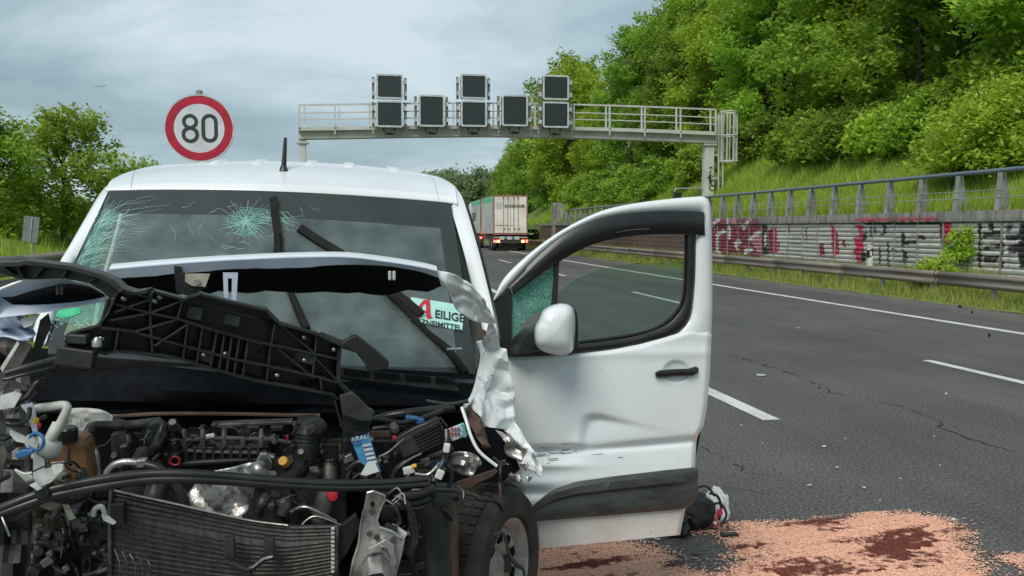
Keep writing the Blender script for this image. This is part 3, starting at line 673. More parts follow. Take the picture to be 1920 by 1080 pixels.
# the variable message signs
VG = 'variable message signs on the gantry'
for x0, y0, x1, y1, lab in ((705,138,756,186,'upper dark square message sign of the left pair'), (705,188,756,239,'lower dark square message sign of the left pair'), (785,177,834,238,'single dark message sign between left and middle pairs'),
        (864,138,913,186,'upper dark square message sign of the middle pair'), (864,188,913,238,'lower dark square message sign of the middle pair'), (941,177,990,237,'single dark message sign between middle and right pairs'),
        (1018,140,1067,188,'upper dark square message sign of the right pair'), (1018,190,1067,240,'lower dark square message sign of the right pair')):
    Ds = DG-1.1; A, B = V(x0, y0, Ds), V(x1, y1, Ds); hx, hz2 = (B.x-A.x)/2, (A.z-B.z)/2; cx_, cz_ = (A.x+B.x)/2, (A.z+B.z)/2
    sg = empty('message_sign', (cx_, Ds, B.z), lab+' on the gantry', 'traffic sign', VG)
    def rr_(ix, iz, r, y):
        pts = []
        for sx, sz, a0 in ((1,1,0), (-1,1,90), (-1,-1,180), (1,-1,270)):
            for k in range(5):
                a = R(a0+k*22.5); pts.append((cx_+sx*(ix-r)+r*math.cos(a), y, cz_+sz*(iz-r)+r*math.sin(a)))
        return pts
    b = MB(); b.prism(rr_(hx*.96, hz2*.96, .06, Ds+.04), (0, .38, 0)); b.build('housing', M['black'], sg)
    b = MB(); b.ring(rr_(hx, hz2, .10, Ds), rr_(hx-.085, hz2-.085, .05, Ds), (0, .05, 0)); b.build('frame', M['white_frame'], sg)
    b = MB(); b.prism(rr_(hx-.08, hz2-.08, .05, Ds+.025), (0, .02, 0)); b.build('screen', M['screen'], sg)
    for sx in (-1, 1):
        x_ = cx_+sx*(hx+.13)
        b = MB(); b.box(x_-.06, x_+.06, Ds+.2, Ds+.34, cz_-hz2*(1.0), cz_+hz2*(.93 if y0 > 170 or y0 > 185 else .78)); b.build('mounting_post', M['rustrail'], sg)
        for q in (-.55, .45):
            b = MB(); b.box(x_-.1 if sx > 0 else x_-.05, x_+.05 if sx > 0 else x_+.1, Ds+.12, Ds+.2, cz_+q*hz2-.1, cz_+q*hz2+.1); b.build('clamp', M['white_frame'], sg)
    if y1 > 230:
        b = MB(); q = V((x0+x1)/2, y1+12, Ds); b.tube([(cx_-.3, Ds+.2, B.z-.02), (cx_-.22, Ds+.15, q.z), (cx_+.2, Ds+.15, q.z), (cx_+.28, Ds+.2, B.z-.02)], .035, 5); b.tube([(cx_-.15, Ds+.1, q.z+.08), (cx_+.2, Ds+.1, q.z+.02)], .05, 6); b.build('cable', M['black'], sg)

# ---- 80 sign
M['red'] = mat('sign_red', (.50,.012,.045), .4, col2=(.36,.012,.04), scale=7, col3=(.62,.50,.50), scale3=42, lo3=.70, hi3=.73)
M['sign_white'] = mat('sign_white', (.66,.68,.76), .4, col2=(.56,.58,.66), scale=3, col3=(.16,.17,.17), scale3=36, lo3=.725, hi3=.75)
M['digit'] = mat('digit_black', (.022,.034,.028), .5, col2=(.034,.044,.038), scale=12)
DS = 14.6
c80 = V(373.5, 240.5, DS); r80 = (V(440, 240, DS).x-V(307, 240, DS).x)/2
s80 = empty('speed_limit_sign', (c80.x, DS, 0), 'round red and white 80 speed limit sign behind the van roof', 'traffic sign')
disc = lambda r, y, n=48: [(c80.x+r*math.cos(2*math.pi*k/n), y, c80.z+r*math.sin(2*math.pi*k/n)) for k in range(n)]
b = MB(); b.ring(disc(r80, DS), disc(r80*.955, DS), (0, .03, 0)); b.build('rim', M['white_frame'], s80)
b = MB(); b.prism(disc(r80*.96, DS+.008), (0, .012, 0)); b.build('back_plate', M['galv'], s80)
b = MB(); b.ring(disc(r80*.952, DS+.004), disc(r80*.715, DS+.004), (0, .002, 0)); b.build('red_ring', M['red'], s80)
b = MB(); b.prism(disc(r80*.72, DS+.005), (0, .002, 0)); b.build('white_field', M['sign_white'], s80)
def stad(cx, cz, hw, hh, n=10):
    pts = []
    for k in range(n+1): a = math.pi*k/n; pts.append((cx+hw*math.cos(a), cz+max(0, hh-hw)+hw*math.sin(a)))
    for k in range(n+1): a = math.pi+math.pi*k/n; pts.append((cx+hw*math.cos(a), cz-max(0, hh-hw)+hw*math.sin(a)))
    return pts
u80 = r80/66.5
def loop(cx, cz, hw, hh, t):
    o = [(c80.x+a*u80, DS+.001, c80.z+q*u80) for a, q in stad(cx, cz, hw, hh)]; i = [(c80.x+a*u80, DS+.001, c80.z+q*u80) for a, q in stad(cx, cz, hw-t, hh-t)]
    return o, i
b = MB(); b.ring(*loop(-17, 12.6, 15, 15, 6.8), (0, .003, 0)); b.v = [p for p in b.v]; n0 = len(b.v); b.ring(*loop(-17, -12.5, 16.5, 16.5, 7), (0, .003, 0)); b.v = b.v[:n0]+[p+Vector((0,-.0008,0)) for p in b.v[n0:]]; b.build('digit_eight', M['digit'], s80)
b = MB(); b.ring(*loop(19.5, .5, 15.5, 28, 7), (0, .003, 0)); b.build('digit_zero', M['digit'], s80)
b = MB(); b.tube([(c80.x+.0, DS+.09, 0), (c80.x, DS+.09, c80.z+r80+.06)], .035, 10); b.lathe((c80.x, DS+.09, c80.z+r80-.04), (0,0,1), [(.055,0),(.05,.1),(.0,.12)], 10); b.build('post', M['postgrey'], s80, smooth=50)
for z in (-.3, .3): b = MB(); b.box(c80.x-.2, c80.x+.2, DS+.022, DS+.06, c80.z+z-.02, c80.z+z+.02); b.build('bracket', M['galv'], s80)

# ---- delineator post by the wall, back of a small board on the left bank
d_, z_ = Wp(1633, 470, 13.35); X = 13.35+bend(d_); zt = Wp(1633, 458, 13.35)[1]
dl = empty('delineator_post', (X, d_, .25), 'white delineator post with black band behind the right guardrail', 'marker post')
b = MB(); b.prism([(X-.06, d_, .2), (X+.06, d_, .2), (X+.06, d_, zt-.05), (X-.06, d_, zt)], (0, .09, 0)); b.build('shaft', mat('delineator_white', (.72,.72,.70), .5, col2=(.5,.48,.44), scale=6), dl)
b = MB(); b.prism([(X-.064, d_-.003, zt-.36), (X+.064, d_-.003, zt-.30), (X+.064, d_-.003, zt-.10), (X-.064, d_-.003, zt-.16)], (0, .096, 0)); b.build('black_band', M['ink'], dl)
b = MB(); b.box(X-.03, X+.03, d_-.008, d_-.004, zt-.30, zt-.18); b.build('reflector', M['sign_white'], dl)
p = C(58, 453, 22); gb = empty('guide_board', (p.x, p.y, 1.0), 'small tilted grey board on a post on the left bank', 'traffic sign')
tl = Matrix.Rotation(R(7), 3, Vector((0,1,0))); e1 = tl @ Vector((.175,0,0)); e2 = tl @ Vector((0,0,.31)); cc = C(58, 430, 22)
b = MB(); b.obox(cc, e1, (0,.012,0), e2); b.build('board', mat('board_back', (.20,.22,.23), .6, .1, col2=(.14,.15,.16), scale=5), gb)
b = MB(); b.obox(cc+Vector((.01,-.02,0)), e1*.07, (0,.01,0), e2); b.build('seam', M['galv'], gb)
b = MB(); b.tube([(p.x, p.y+.04, .6), tuple(cc+Vector((.02,.05,.2)))], .03, 8); b.build('post', M['galv'], gb)

# ---- the lorry pulling away on the hard shoulder
M['box_white'] = mat('container_white', (.88,.83,.77), .5, col2=(.66,.58,.50), scale=.8, lo=.42, hi=.72, col3=(.25,.13,.08), scale3=4, lo3=.70, hi3=.80)
M['box_side'] = mat('container_side', (.58,.575,.54), .5, col2=(.30,.285,.26), scale=.8, lo=.42, hi=.72)
M['rust'] = mat('rusty_frame', (.34,.17,.13), .7, col2=(.22,.10,.08), scale=3)
M['green'] = mat('green_band', (.03,.42,.16), .45, col2=(.10,.60,.32), scale=2.5)
M['tyre'] = mat('tyre_rubber', (.022,.022,.022), .85, col2=(.045,.043,.04), scale=9, bump=.3, bscale=60)
M['dk'] = mat('chassis_dark', (.03,.03,.03), .7, col2=(.06,.05,.045), scale=6)
M['tail'] = mat('tail_lamp_lit', (.5,.01,.01), .3, emit=(1,.03,.02), estr=14)
M['amber'] = mat('amber_lamp_lit', (.6,.2,.02), .3, emit=(1,.42,.08), estr=6)
M['plate'] = mat('number_plate', (.6,.6,.58), .5, col2=(.5,.5,.48), scale=9)
DT = 63.0; A = V(925.5, 366, DT); B = V(988, 438, DT)
hd = math.atan(.012+.00048*DT); ex = Vector((math.cos(hd), -math.sin(hd), 0)); ey = Vector((math.sin(hd), math.cos(hd), 0)); ez = Vector((0,0,1))
Wt = (B.x-A.x)/math.cos(hd)+.02; zt, zb = A.z, B.z; O = Vector((A.x, DT, 0))
lk = empty('lorry', O+ex*Wt/2+ey*4, 'white box lorry with trailer driving away with red tail lamps lit', 'lorry')
def T(a, b_, z): return O+ex*a+ey*b_+ez*z
def tb(name, a0, a1, b0, b1, z0, z1, m_, par=None, bev=0):
    b = MB(); b.obox(T((a0+a1)/2, (b0+b1)/2, (z0+z1)/2), ex*(a1-a0)/2, ey*(b1-b0)/2, ez*(z1-z0)/2); return b.build(name, m_, par or lk, bevel=bev)
for k, b0 in enumerate((0.08, 8.6)):
    bx = tb('cargo_box', .02, Wt-.02, b0, b0+7.4, zb, zt-.03, M['box_side'])
    tb('side_green_band', 0.012, .018, b0+.1, b0+7.3, zt-.42, zt-.08, M['green'], bx)
    tb('top_frame', -.01, Wt+.01, b0-.05, b0+.06, zt-.09, zt, M['rust'], bx); tb('bottom_frame', -.01, Wt+.01, b0-.06, b0+.06, zb-.08, zb+.05, M['rust'], bx)
    for a in (-.02, Wt-.06): tb('corner_post', a, a+.08, b0-.06, b0+.05, zb+.05, zt-.09, M['rust'], bx)
for i in (0, 1):
    dr = tb('rear_door', .07+i*(Wt/2-.05), Wt/2-.01+i*(Wt/2-.06), 0.03, .08, zb+.06, zt-.1, M['box_white'])
    for q in (.55, .82) if i == 0 else (.18, .45):
        a = .07+i*(Wt/2-.05)+q*(Wt/2-.08); b = MB(); b.tube([T(a, .0, zb+.08), T(a, .0, zt-.12)], .022, 6); b.build('lock_bar', M['galv'], dr)
        tb('lock_handle', a-.02, a+.16, -.03, -.01, zb+.32, zb+.37, M['rust'], dr)
        tb('cam_keeper', a-.05, a+.05, -.03, .02, zt-.22, zt-.13, M['rust'], dr)
text('SCHENKER', .30, T(.78, .012, zt-.86), ex, ez, M['digit'], 'lettering', lk, bold=.008, squeeze=.98)
text('www.dbschenker.com', .13, T(.10, .012, zb+.55), ex, ez, M['digit'], 'lettering', lk, squeeze=1.1)
tb('pale_patch', .13, .62, .015, .028, zt-.95, zt-.48, M['plate'])
text('DSV', 1.0, T(-.006, 15.0, zb+1.0), -ey, ez, M['digit'], 'side_lettering', lk, squeeze=1.6, bold=.02)
tb('chassis', .25, Wt-.25, .3, 16.5, zb-.38, zb-.1, M['dk']); tb('rear_crossbar', .0, Wt, -.02, .12, zb-.32, zb-.22, M['galv']); tb('underrun_bar', .1, Wt-.1, .05, .18, .55, .68, M['dk'])
tb('mud_flap_panel', .5, Wt-.35, .35, .40, .18, .52, M['dk'])
for a in (.45, 1.02, 1.6): tb('number_plate', a*Wt/2.6, a*Wt/2.6+.34, -.05, -.03, zb-.42, zb-.2, M['plate'])
for a0, mm in ((.0, 'tail'), (.17, 'tail'), (.3, 'amber')): tb('tail_lamp', a0, a0+.12, -.06, -.02, zb-.62, zb-.46, M[mm])
for a0, mm in ((Wt-.12, 'tail'), (Wt-.30, 'tail'), (Wt-.42, 'amber')): tb('tail_lamp', a0, a0+.12, -.06, -.02, zb-.62, zb-.46, M[mm])
tb('lamp_board', -.0, Wt, -.02, .05, zb-.66, zb-.42, M['dk'])
for a0 in (-.05,): 
    for q in (8.2, 7.9): tb('side_lamp', a0, a0+.1, q, q+.16, zb-.42, zb-.3, M['tail'])
for b0 in (1.2, 2.5, 9.6, 10.9, 15.5):
    for a in (.0, Wt-.32):
        b = MB(); b.lathe(T(a, b0, .5), ex, [(.18,.0),(.3,.02),(.46,.0),(.5,.05),(.5,.27),(.46,.32),(.3,.3),(.18,.32)], 24); wh = b.build('wheel', M['tyre'], lk, smooth=40)
        b = MB(); b.lathe(T(a-.004, b0, .5), ex, [(.0,.03),(.12,.0),(.28,.03)], 16); b.build('hub', M['galv'], wh, smooth=40)
cab = tb('cab', .05, Wt-.05, 16.6, 18.7, .7, zt-.1, M['box_white'], None, .08)

# ================================================================== THE WRECKED VAN
M['paint_w'] = mat('white_car_paint', (.74,.77,.80), .32, col2=(.64,.66,.68), scale=1.6, lo=.45, hi=.75, coat=.6, col3=(.40,.35,.30), scale3=60, lo3=.66, hi3=.80)
M['paint_door'] = mat('white_door_paint_road_dirt', (.74,.77,.80), .34, col2=(.66,.67,.68), scale=1.4, lo=.45, hi=.75, coat=.5, col3=(.36,.30,.25), scale3=75, lo3=.64, hi3=.80)
M['sill'] = mat('dirty_white_sill', (.60,.575,.56), .55, col2=(.50,.465,.44), scale=5, lo=.4, hi=.65, col3=(.22,.18,.16), scale3=70, lo3=.66, hi3=.74)
M['crumple'] = mat('crumpled_white_paint', (.72,.75,.77), .38, col2=(.58,.60,.61), scale=9, lo=.42, hi=.7, coat=.2, col3=(.16,.13,.11), scale3=34, lo3=.665, hi3=.69)
M['under'] = mat('hood_inner_paint', (.58,.64,.78), .35, .05, col2=(.40,.45,.58), scale=5, lo=.4, hi=.7, coat=.3)
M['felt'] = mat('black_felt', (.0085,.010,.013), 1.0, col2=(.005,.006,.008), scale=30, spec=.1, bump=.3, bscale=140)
M['plas'] = mat('black_ribbed_plastic', (.011,.012,.0125), .30, col2=(.022,.023,.023), scale=7, lo=.42, hi=.72, bump=.22, bscale=70)
M['plas2'] = mat('dusty_highlit_plastic', (.030,.032,.032), .45, col2=(.012,.0125,.013), scale=9, lo=.4, hi=.66, bump=.25, bscale=60, col3=(.10,.095,.085), scale3=70, lo3=.66, hi3=.78)  # its lighter tone also paints highlights on the torn panel's ribs
M['clad'] = mat('scuffed_door_cladding', (.050,.057,.056), .5, col2=(.024,.025,.024), scale=7, lo=.4, hi=.66, bump=.15, bscale=60, col3=(.17,.165,.15), scale3=16, lo3=.655, hi3=.74, stretch=(1,1,3.5))
M['rub'] = mat('black_rubber', (.011,.0115,.012), .34, col2=(.022,.022,.022), scale=12, bump=.1, bscale=80)
M['alu'] = mat('dull_aluminium', (.56,.56,.55), .38, .85, col2=(.34,.33,.31), scale=14, lo=.4, hi=.66, bump=.3, bscale=70)
M['steel'] = mat('bent_bare_steel', (.50,.49,.47), .36, .8, col2=(.17,.14,.12), scale=9, lo=.46, hi=.68, bump=.3, bscale=40, col3=(.20,.10,.06), scale3=22, lo3=.64, hi3=.74)
M['shield'] = mat('heat_shield', (.72,.72,.70), .42, .7, col2=(.26,.245,.225), scale=34, lo=.45, hi=.6, bump=.55, bscale=34)
M['dirtmetal'] = mat('oily_engine_metal', (.14,.135,.125), .46, .5, col2=(.045,.042,.039), scale=14, lo=.4, hi=.65, bump=.4, bscale=60)
M['fin'] = mat('condenser_fins', (.070,.064,.060), .5, .4, col2=(.032,.029,.027), scale=30, lo=.4, hi=.62, bump=.6, bscale=160, stretch=(2.8,1,.3), col3=(.15,.12,.10), scale3=60, lo3=.62, hi3=.74)
M['cored'] = mat('condenser_tube', (.135,.128,.12), .45, .6, col2=(.055,.05,.047), scale=34, lo=.4, hi=.65, bump=.3, bscale=60)
M['amberplastic'] = mat('brown_coolant_tank', (.24,.115,.055), .4, col2=(.17,.075,.035), scale=9, spec=.5)
M['milky'] = mat('milky_white_plastic', (.50,.51,.49), .5, col2=(.40,.41,.39), scale=7)
M['shard'] = mat('broken_white_plastic', (.62,.63,.63), .45, col2=(.40,.40,.39), scale=15, lo=.45, hi=.65)
M['blue'] = mat('blue_cap', (.035,.14,.36), .4, col2=(.03,.11,.28), scale=9)
M['yellow'] = mat('yellow_plastic', (.75,.42,.02), .4, col2=(.62,.33,.02), scale=9)
M['redp'] = mat('red_plastic', (.55,.02,.05), .4, col2=(.42,.02,.04), scale=9)
M['brown'] = mat('rust_brown_edge', (.12,.075,.055), .8, col2=(.07,.045,.035), scale=9)
M['seat'] = mat('seat_fabric', (.045,.048,.05), .95, col2=(.03,.032,.034), scale=12, bump=.2)
M['cabin'] = mat('cabin_grey', (.20,.21,.21), .85, col2=(.10,.105,.105), scale=4)
M['zinc'] = mat('yellow_zinc_plate', (.66,.64,.50), .35, .6, col2=(.50,.47,.36), scale=20)
M['tealpaint'] = mat('sign_teal', (.42,.72,.66), .6, col2=(.36,.64,.58), scale=9)
def glass_mat(name, tint, gloss, veil, dcol, shatter=0):
    m = bpy.data.materials.new(name); m.use_nodes = True; t = m.node_tree; t.nodes.clear(); N = lambda k: t.nodes.new(k); L = t.links.new
    tr = N('ShaderNodeBsdfTransparent'); tr.inputs[0].default_value = (*tint, 1)
    gl = N('ShaderNodeBsdfGlossy'); gl.inputs['Roughness'].default_value = .04; gl.inputs[0].default_value = (.9,.97,.96,1)
    df = N('ShaderNodeBsdfDiffuse'); df.inputs[0].default_value = (*dcol, 1)
    geo = N('ShaderNodeNewGeometry'); nz = N('ShaderNodeTexNoise'); L(geo.outputs[0], nz.inputs['Vector']); nz.inputs['Scale'].default_value = 9; nz.inputs['Detail'].default_value = 8
    mr = N('ShaderNodeMapRange'); L(nz.outputs[0], mr.inputs[0]); mr.inputs[1].default_value = .3; mr.inputs[2].default_value = .7; mr.inputs[3].default_value = veil*.6; mr.inputs[4].default_value = veil*1.4
    fr = N('ShaderNodeLayerWeight'); fr.inputs[0].default_value = .5; pw = N('ShaderNodeMath'); pw.operation = 'POWER'; L(fr.outputs['Facing'], pw.inputs[0]); pw.inputs[1].default_value = 4.0; ml = N('ShaderNodeMath'); ml.operation = 'MULTIPLY_ADD'; L(pw.outputs[0], ml.inputs[0]); ml.inputs[1].default_value = .9*gloss; ml.inputs[2].default_value = .05*gloss; ml.use_clamp = True
    m1 = N('ShaderNodeMixShader'); L(ml.outputs[0], m1.inputs[0]); L(tr.outputs[0], m1.inputs[1]); L(gl.outputs[0], m1.inputs[2])
    m2 = N('ShaderNodeMixShader'); L(mr.outputs[0], m2.inputs[0]); L(m1.outputs[0], m2.inputs[1]); L(df.outputs[0], m2.inputs[2])
    if shatter:
        vo = N('ShaderNodeTexVoronoi'); vo.feature = 'DISTANCE_TO_EDGE'; vo.inputs['Scale'].default_value = shatter; L(geo.outputs[0], vo.inputs['Vector'])
        lt = N('ShaderNodeMapRange'); L(vo.outputs['Distance'], lt.inputs[0]); lt.inputs[1].default_value = .04; lt.inputs[2].default_value = .16; lt.inputs[3].default_value = .85; lt.inputs[4].default_value = .25
        L(lt.outputs[0], m2.inputs[0])
    o = N('ShaderNodeOutputMaterial'); L(m2.outputs[0], o.inputs[0]); return m
M['wiperblade'] = mat('matt_wiper_black', (.008,.008,.009), .7, col2=(.014,.014,.014), scale=20, spec=.15)
M['rimgrey'] = mat('steel_wheel_grey', (.36,.36,.35), .5, .25, col2=(.20,.19,.18), scale=14, lo=.42, hi=.66, bump=.2, bscale=40)
M['tealcrack'] = glass_mat('crack_glass_edge', (.8,.95,.92), .5, .55, (.42,.70,.64))
M['glass'] = glass_mat('windscreen_glass', (.70,.80,.78), 1.4, .34, (.235,.295,.295))  # dusty diffuse layer, thickened to stand in for the sky's reflection
M['frit_shade'] = mat('windscreen_border_shade', (.028,.034,.035), .3, col2=(.036,.042,.042), scale=5, coat=.1, spec=.4)
M['sideglass'] = glass_mat('tinted_door_glass', (.78,.87,.83), 1.0, .05, (.20,.27,.24))
M['shatter'] = glass_mat('shattered_quarter_glass', (.30,.55,.48), 1.2, .3, (.17,.42,.35), 95)

VX = -.235
van = empty('wrecked_van', (VX, 4.6, 0), 'white van with destroyed front, raised bent bonnet and open driver door', 'van')
ppm = lambda D: D/FPX
def pl(name, pts, D, th, m, par=None, bev=0, smooth=None):
    """a plate: outline at distance D (number or f(x, y)), thickness th away from the viewer"""
    f = D if callable(D) else (lambda x, y: D)
    b = MB(); P = [V(x, y, f(x, y)) for x, y in pts]
    nrm = (P[1]-P[0]).cross(P[2]-P[0]); b.prism(P, (0, th, 0))
    return b.build(name, m, par if par is not None else van, bevel=bev, smooth=smooth)
def tu(name, pts, rpx, m, par=None, n=8, seg=8, sm=True, flat=1.0):
    P = [V(x, y, D) for x, y, D in pts]
    if sm: P = smooth_path(P, n)
    r = [q*ppm(pts[0][2]) for q in rpx] if isinstance(rpx, (list, tuple)) else rpx*ppm(pts[0][2])
    if isinstance(r, list) and len(r) != len(P): r = [interp([(i/(len(r)-1), v) for i, v in enumerate(r)], k/(len(P)-1)) for k in range(len(P))]
    return MB().tube(P, r, seg, flat=flat).build(name, m, par if par is not None else van, smooth=45)
def bxp(name, x0, y0, x1, y1, D, dep, m, par=None, rot=0, bev=.004):
    c = V((x0+x1)/2, (y0+y1)/2, D); s = ppm(c.y); a = R(rot)
    ux = Vector((math.cos(a), 0, -math.sin(a)))*abs(x1-x0)/2*s; uz = Vector((math.sin(a), 0, math.cos(a)))*abs(y1-y0)/2*s
    return MB().obox(c+Vector((0, dep/2, 0)), ux, (0, dep/2, 0), uz).build(name, m, par if par is not None else van, bevel=bev)

# ---- roof and body shell
hdr = [(198,358),(232,357),(300,356),(420,357.5),(540,361),(660,366.5),(760,373),(838,380),(858,384)]
crs = [(214,338),(246,323),(300,311.5),(410,304.5),(520,304),(640,309),(740,318),(818,332),(852,350)]
H0 = [V(x, y, 4.12) for x, y in hdr]; H1 = [V(x, y, 4.92) for x, y in crs]
H1[0] = V(*crs[0], 4.35); H1[-1] = V(*crs[-1], 4.35); H1[1] = V(*crs[1], 4.7); H1[-2] = V(*crs[-2], 4.7)
rows = []
for t in (0, .12, .3, .5, .75, 1.0):
    r_ = []
    for a, b in zip(H0, H1):
        p = lerp(a, b, t); p.z += (b.z-a.z)*(.22*math.sin(math.pi*t)); r_.append(p)
    rows.append(r_)
for D in (5.6, 6.6, 7.5): rows.append([Vector((p.x, D+(p.y-4.92 if abs(p.y-4.92) < .01 else 0), p.z-.004*(D-4.9)**2-.004)) for p in H1])
rows = [smooth_path(r_, 4) for r_ in rows]
b = MB(); b.grid(rows); roof = b.build('roof', M['paint_w'], van, smooth=60, solid=.01, thick_off=0)
for xp in (418, 492, 585, 655, 735):
    q = V(xp, interp(crs, xp)+0, 4.92); b = MB(); L_ = []
    for D, dz in ((4.55, -.075), (4.62, -.028), (4.92, .006), (5.6, .004), (7.0, -.014)): L_.append(Vector((q.x, D, q.z+dz)))
    L_ = [p for p in L_]; b.grid([[p+Vector((-.035,0,-.004)) for p in L_], [p+Vector((-.02,0,.010)) for p in L_], [p+Vector((.02,0,.010)) for p in L_], [p+Vector((.035,0,-.004)) for p in L_]])
    b.build('roof_rib', M['paint_w'], roof, smooth=60)
b = MB(); b.tube([p+Vector((0,-.004,-.006)) for p in rows[0][3:-3]], .006, 6); b.build('header_seal', M['rub'], roof)
# roof ditch lines
for k, sgn in ((5, 1), (-6, -1)):
    b = MB(); b.tube([r_[k]+Vector((0,0,.002)) for r_ in rows[:8]], .004, 5); b.build('ditch_seam', mat('seam_grey', (.25,.27,.28), .6, col2=(.2,.2,.2)) if 'seam' not in M else M['seam'], roof)
    M['seam'] = bpy.data.materials['seam_grey']
# pillars
def strip3(name, outer, inner, Do, Di, m, sx):
    n = 18; po = smooth_path([V(x, y, D) for (x, y), D in zip(outer, Do)], 4); pi = smooth_path([V(x, y, D) for (x, y), D in zip(inner, Di)], 4)
    def rs(P, n): return [P[min(len(P)-1, round(i*(len(P)-1)/n))] for i in range(n+1)]
    po, pi = rs(po, n), rs(pi, n); rr = []
    for a, c in zip(po, pi): rr.append([c+Vector((0,.05,-.01)), c, lerp(c, a, .35)+Vector((0,-.014,.004)), lerp(c, a, .75)+Vector((0,-.012,.004)), a, a+Vector((sx*.012,.12,0))])
    return MB().grid(rr).build(name, m, van, smooth=50, solid=.008, thick_off=0)
strip3('windscreen_pillar', [(852,350),(866,372),(881,418),(897,475),(912,535),(925,590),(936,645)], [(843,381),(857,425),(871,472),(884,520),(897,572),(908,620),(916,660)], [4.33,4.2,4.05,3.9,3.75,3.62,3.5], [4.12,4.03,3.93,3.82,3.7,3.58,3.48], M['paint_w'], .4)
strip3('windscreen_pillar', [(214,338),(190,362),(160,412),(134,458),(112,496),(84,556),(58,640)], [(203,358),(182,402),(160,446),(139,489),(121,530),(101,584),(84,648)], [4.33,4.2,4.05,3.9,3.78,3.65,3.5], [4.12,4.02,3.92,3.82,3.72,3.6,3.46], M['paint_w'], -.4)
b = MB(); b.tube(smooth_path([V(x+4, y, D+.03) for (x, y), D in zip([(866,372),(881,418),(897,475),(912,535),(925,590),(938,650)], [4.25,4.08,3.93,3.78,3.65,3.53])], 4), .008, 6); b.build('door_seal', M['rub'], van)
def side(sx, d0, d1):
    prof = [(.70,.34),(.715,.5),(.72,.8),(.71,1.05),(.66,1.35),(.60,1.55),(.52,1.76),(.40,1.86)] if sx > 0 else [(.92,.34),(.93,.5),(.935,.8),(.92,1.05),(.86,1.35),(.80,1.55),(.75,1.74),(.62,1.84)]
    off = .0 if sx > 0 else VX+.0
    return [[Vector((p[0]+.0 if sx > 0 else VX-p[0], D, p[1]+(.0 if D < 7.4 else 0))) for p in prof] for D in np.linspace(d0, d1, 6)]
MB().grid(side(1, 4.55, 7.5)).build('body_side', M['paint_w'], van, smooth=60, solid=.02, thick_off=0)
MB().grid(side(-1, 4.5, 7.5)).build('body_side', M['paint_w'], van, smooth=60, solid=.02, thick_off=0)
b = MB(); b.prism([(VX-.92,7.46,.35),(.70,7.46,.35),(.71,7.46,1.05),(.60,7.46,1.55),(.51,7.46,1.74),(VX-.74,7.46,1.74),(VX-.80,7.46,1.55),(VX-.92,7.46,1.05)], (0,.06,0)); b.build('rear_doors', M['paint_w'], van, bevel=.02)
b = MB(); b.box(VX-.86, .62, 3.3, 7.45, .30, .36); b.build('floor_pan', M['dk'], van)
b = MB(); b.box(.60, .71, 3.55, 4.6, .30, .42); b.build('door_sill', M['paint_w'], van, bevel=.01)
# cabin
b = MB(); b.box(VX-.80, .50, 5.35, 5.38, .4, 1.78); b.build('bulkhead', M['cabin'], van)
b = MB(); b.grid([[V(x, y, D) for x in np.linspace(x0, x1, 9)] for y, D, x0, x1 in ((700, 3.46, 95, 880), (668, 3.66, 120, 882), (640, 3.95, 150, 872), (660, 4.15, 160, 862), (760, 4.15, 160, 862))]); b.build('dashboard', M['plas2'], van, smooth=50)
for sx in (-.72, -.30, .24):
    X = sx+.02; b = MB(); b.obox((X, 4.95, 1.0), (.22,0,0), (0,.09,.0), (0,.08,.36)); st = b.build('seat_back', M['seat'], van, bevel=.05)
    b = MB(); b.obox((X, 5.02, 1.47), (.12,0,0), (0,.05,0), (0,.01,.10)); b.build('head_rest', M['seat'], st, bevel=.03)
    b = MB(); b.obox((X, 4.7, .68), (.22,0,0), (0,.26,0), (0,0,.08)); b.build('seat_cushion', M['seat'], van, bevel=.04)
b = MB(); c = Vector((.20, 4.16, 1.10)); ax = Vector((0,-.55,.83)); b.tube([c+Vector((math.cos(a)*.18, math.sin(a)*.18*.83, math.sin(a)*.18*.55)) for a in [i*2*math.pi/24 for i in range(25)]], .014, 8); b.tube([c-Vector((.17,0,0)), c+Vector((.17,0,0))], .02, 8); b.build('steering_wheel', M['plas'], van, smooth=40)

# ---- windscreen
NS, NTT = 72, 48
def ws(s, t):
    xl = lerp(203, 88, t); yl = lerp(358, 648, t); xr = lerp(846, 896, t); yr = lerp(382, 716, t)
    x = lerp(xl, xr, s); y = lerp(yl, yr, s)+(-10+34*t)*4*s*(1-s)*(.5+.5*t)
    y += (-6)*(1-t)*4*s*(1-s)
    return x, y, lerp(4.10, 3.44, t)-.10*(1-(2*s-1)**2)*(.5+.5*t)
b = MB(); rows = [[V(*ws(i/NS, j/NTT)) for i in range(NS+1)] for j in range(NTT+1)]; b.grid(rows)
for f in b.f: f.reverse()
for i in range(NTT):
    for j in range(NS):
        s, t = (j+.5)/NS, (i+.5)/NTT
        if s < .022+.0*t or s > .955-.0*t or t < .135+.02*s or t > .915: b.m[i*NS+j] = 1  # edges are black border; the top band paints in roof reflection and shade
wscr = b.build('windscreen', [M['glass'], M['frit_shade']], van, smooth=60)
def wsd(x, y, off=.0):                        # the point of the glass seen at (x, y), lifted by off
    s = t = .5
    for _ in range(25):
        X, Y, _d = ws(s, t); t += (y-Y)/310; s += (x-X)/730
    return V(x, y, ws(min(1.05, max(-.05, s)), min(1.05, max(-.05, t)))[2]-off)
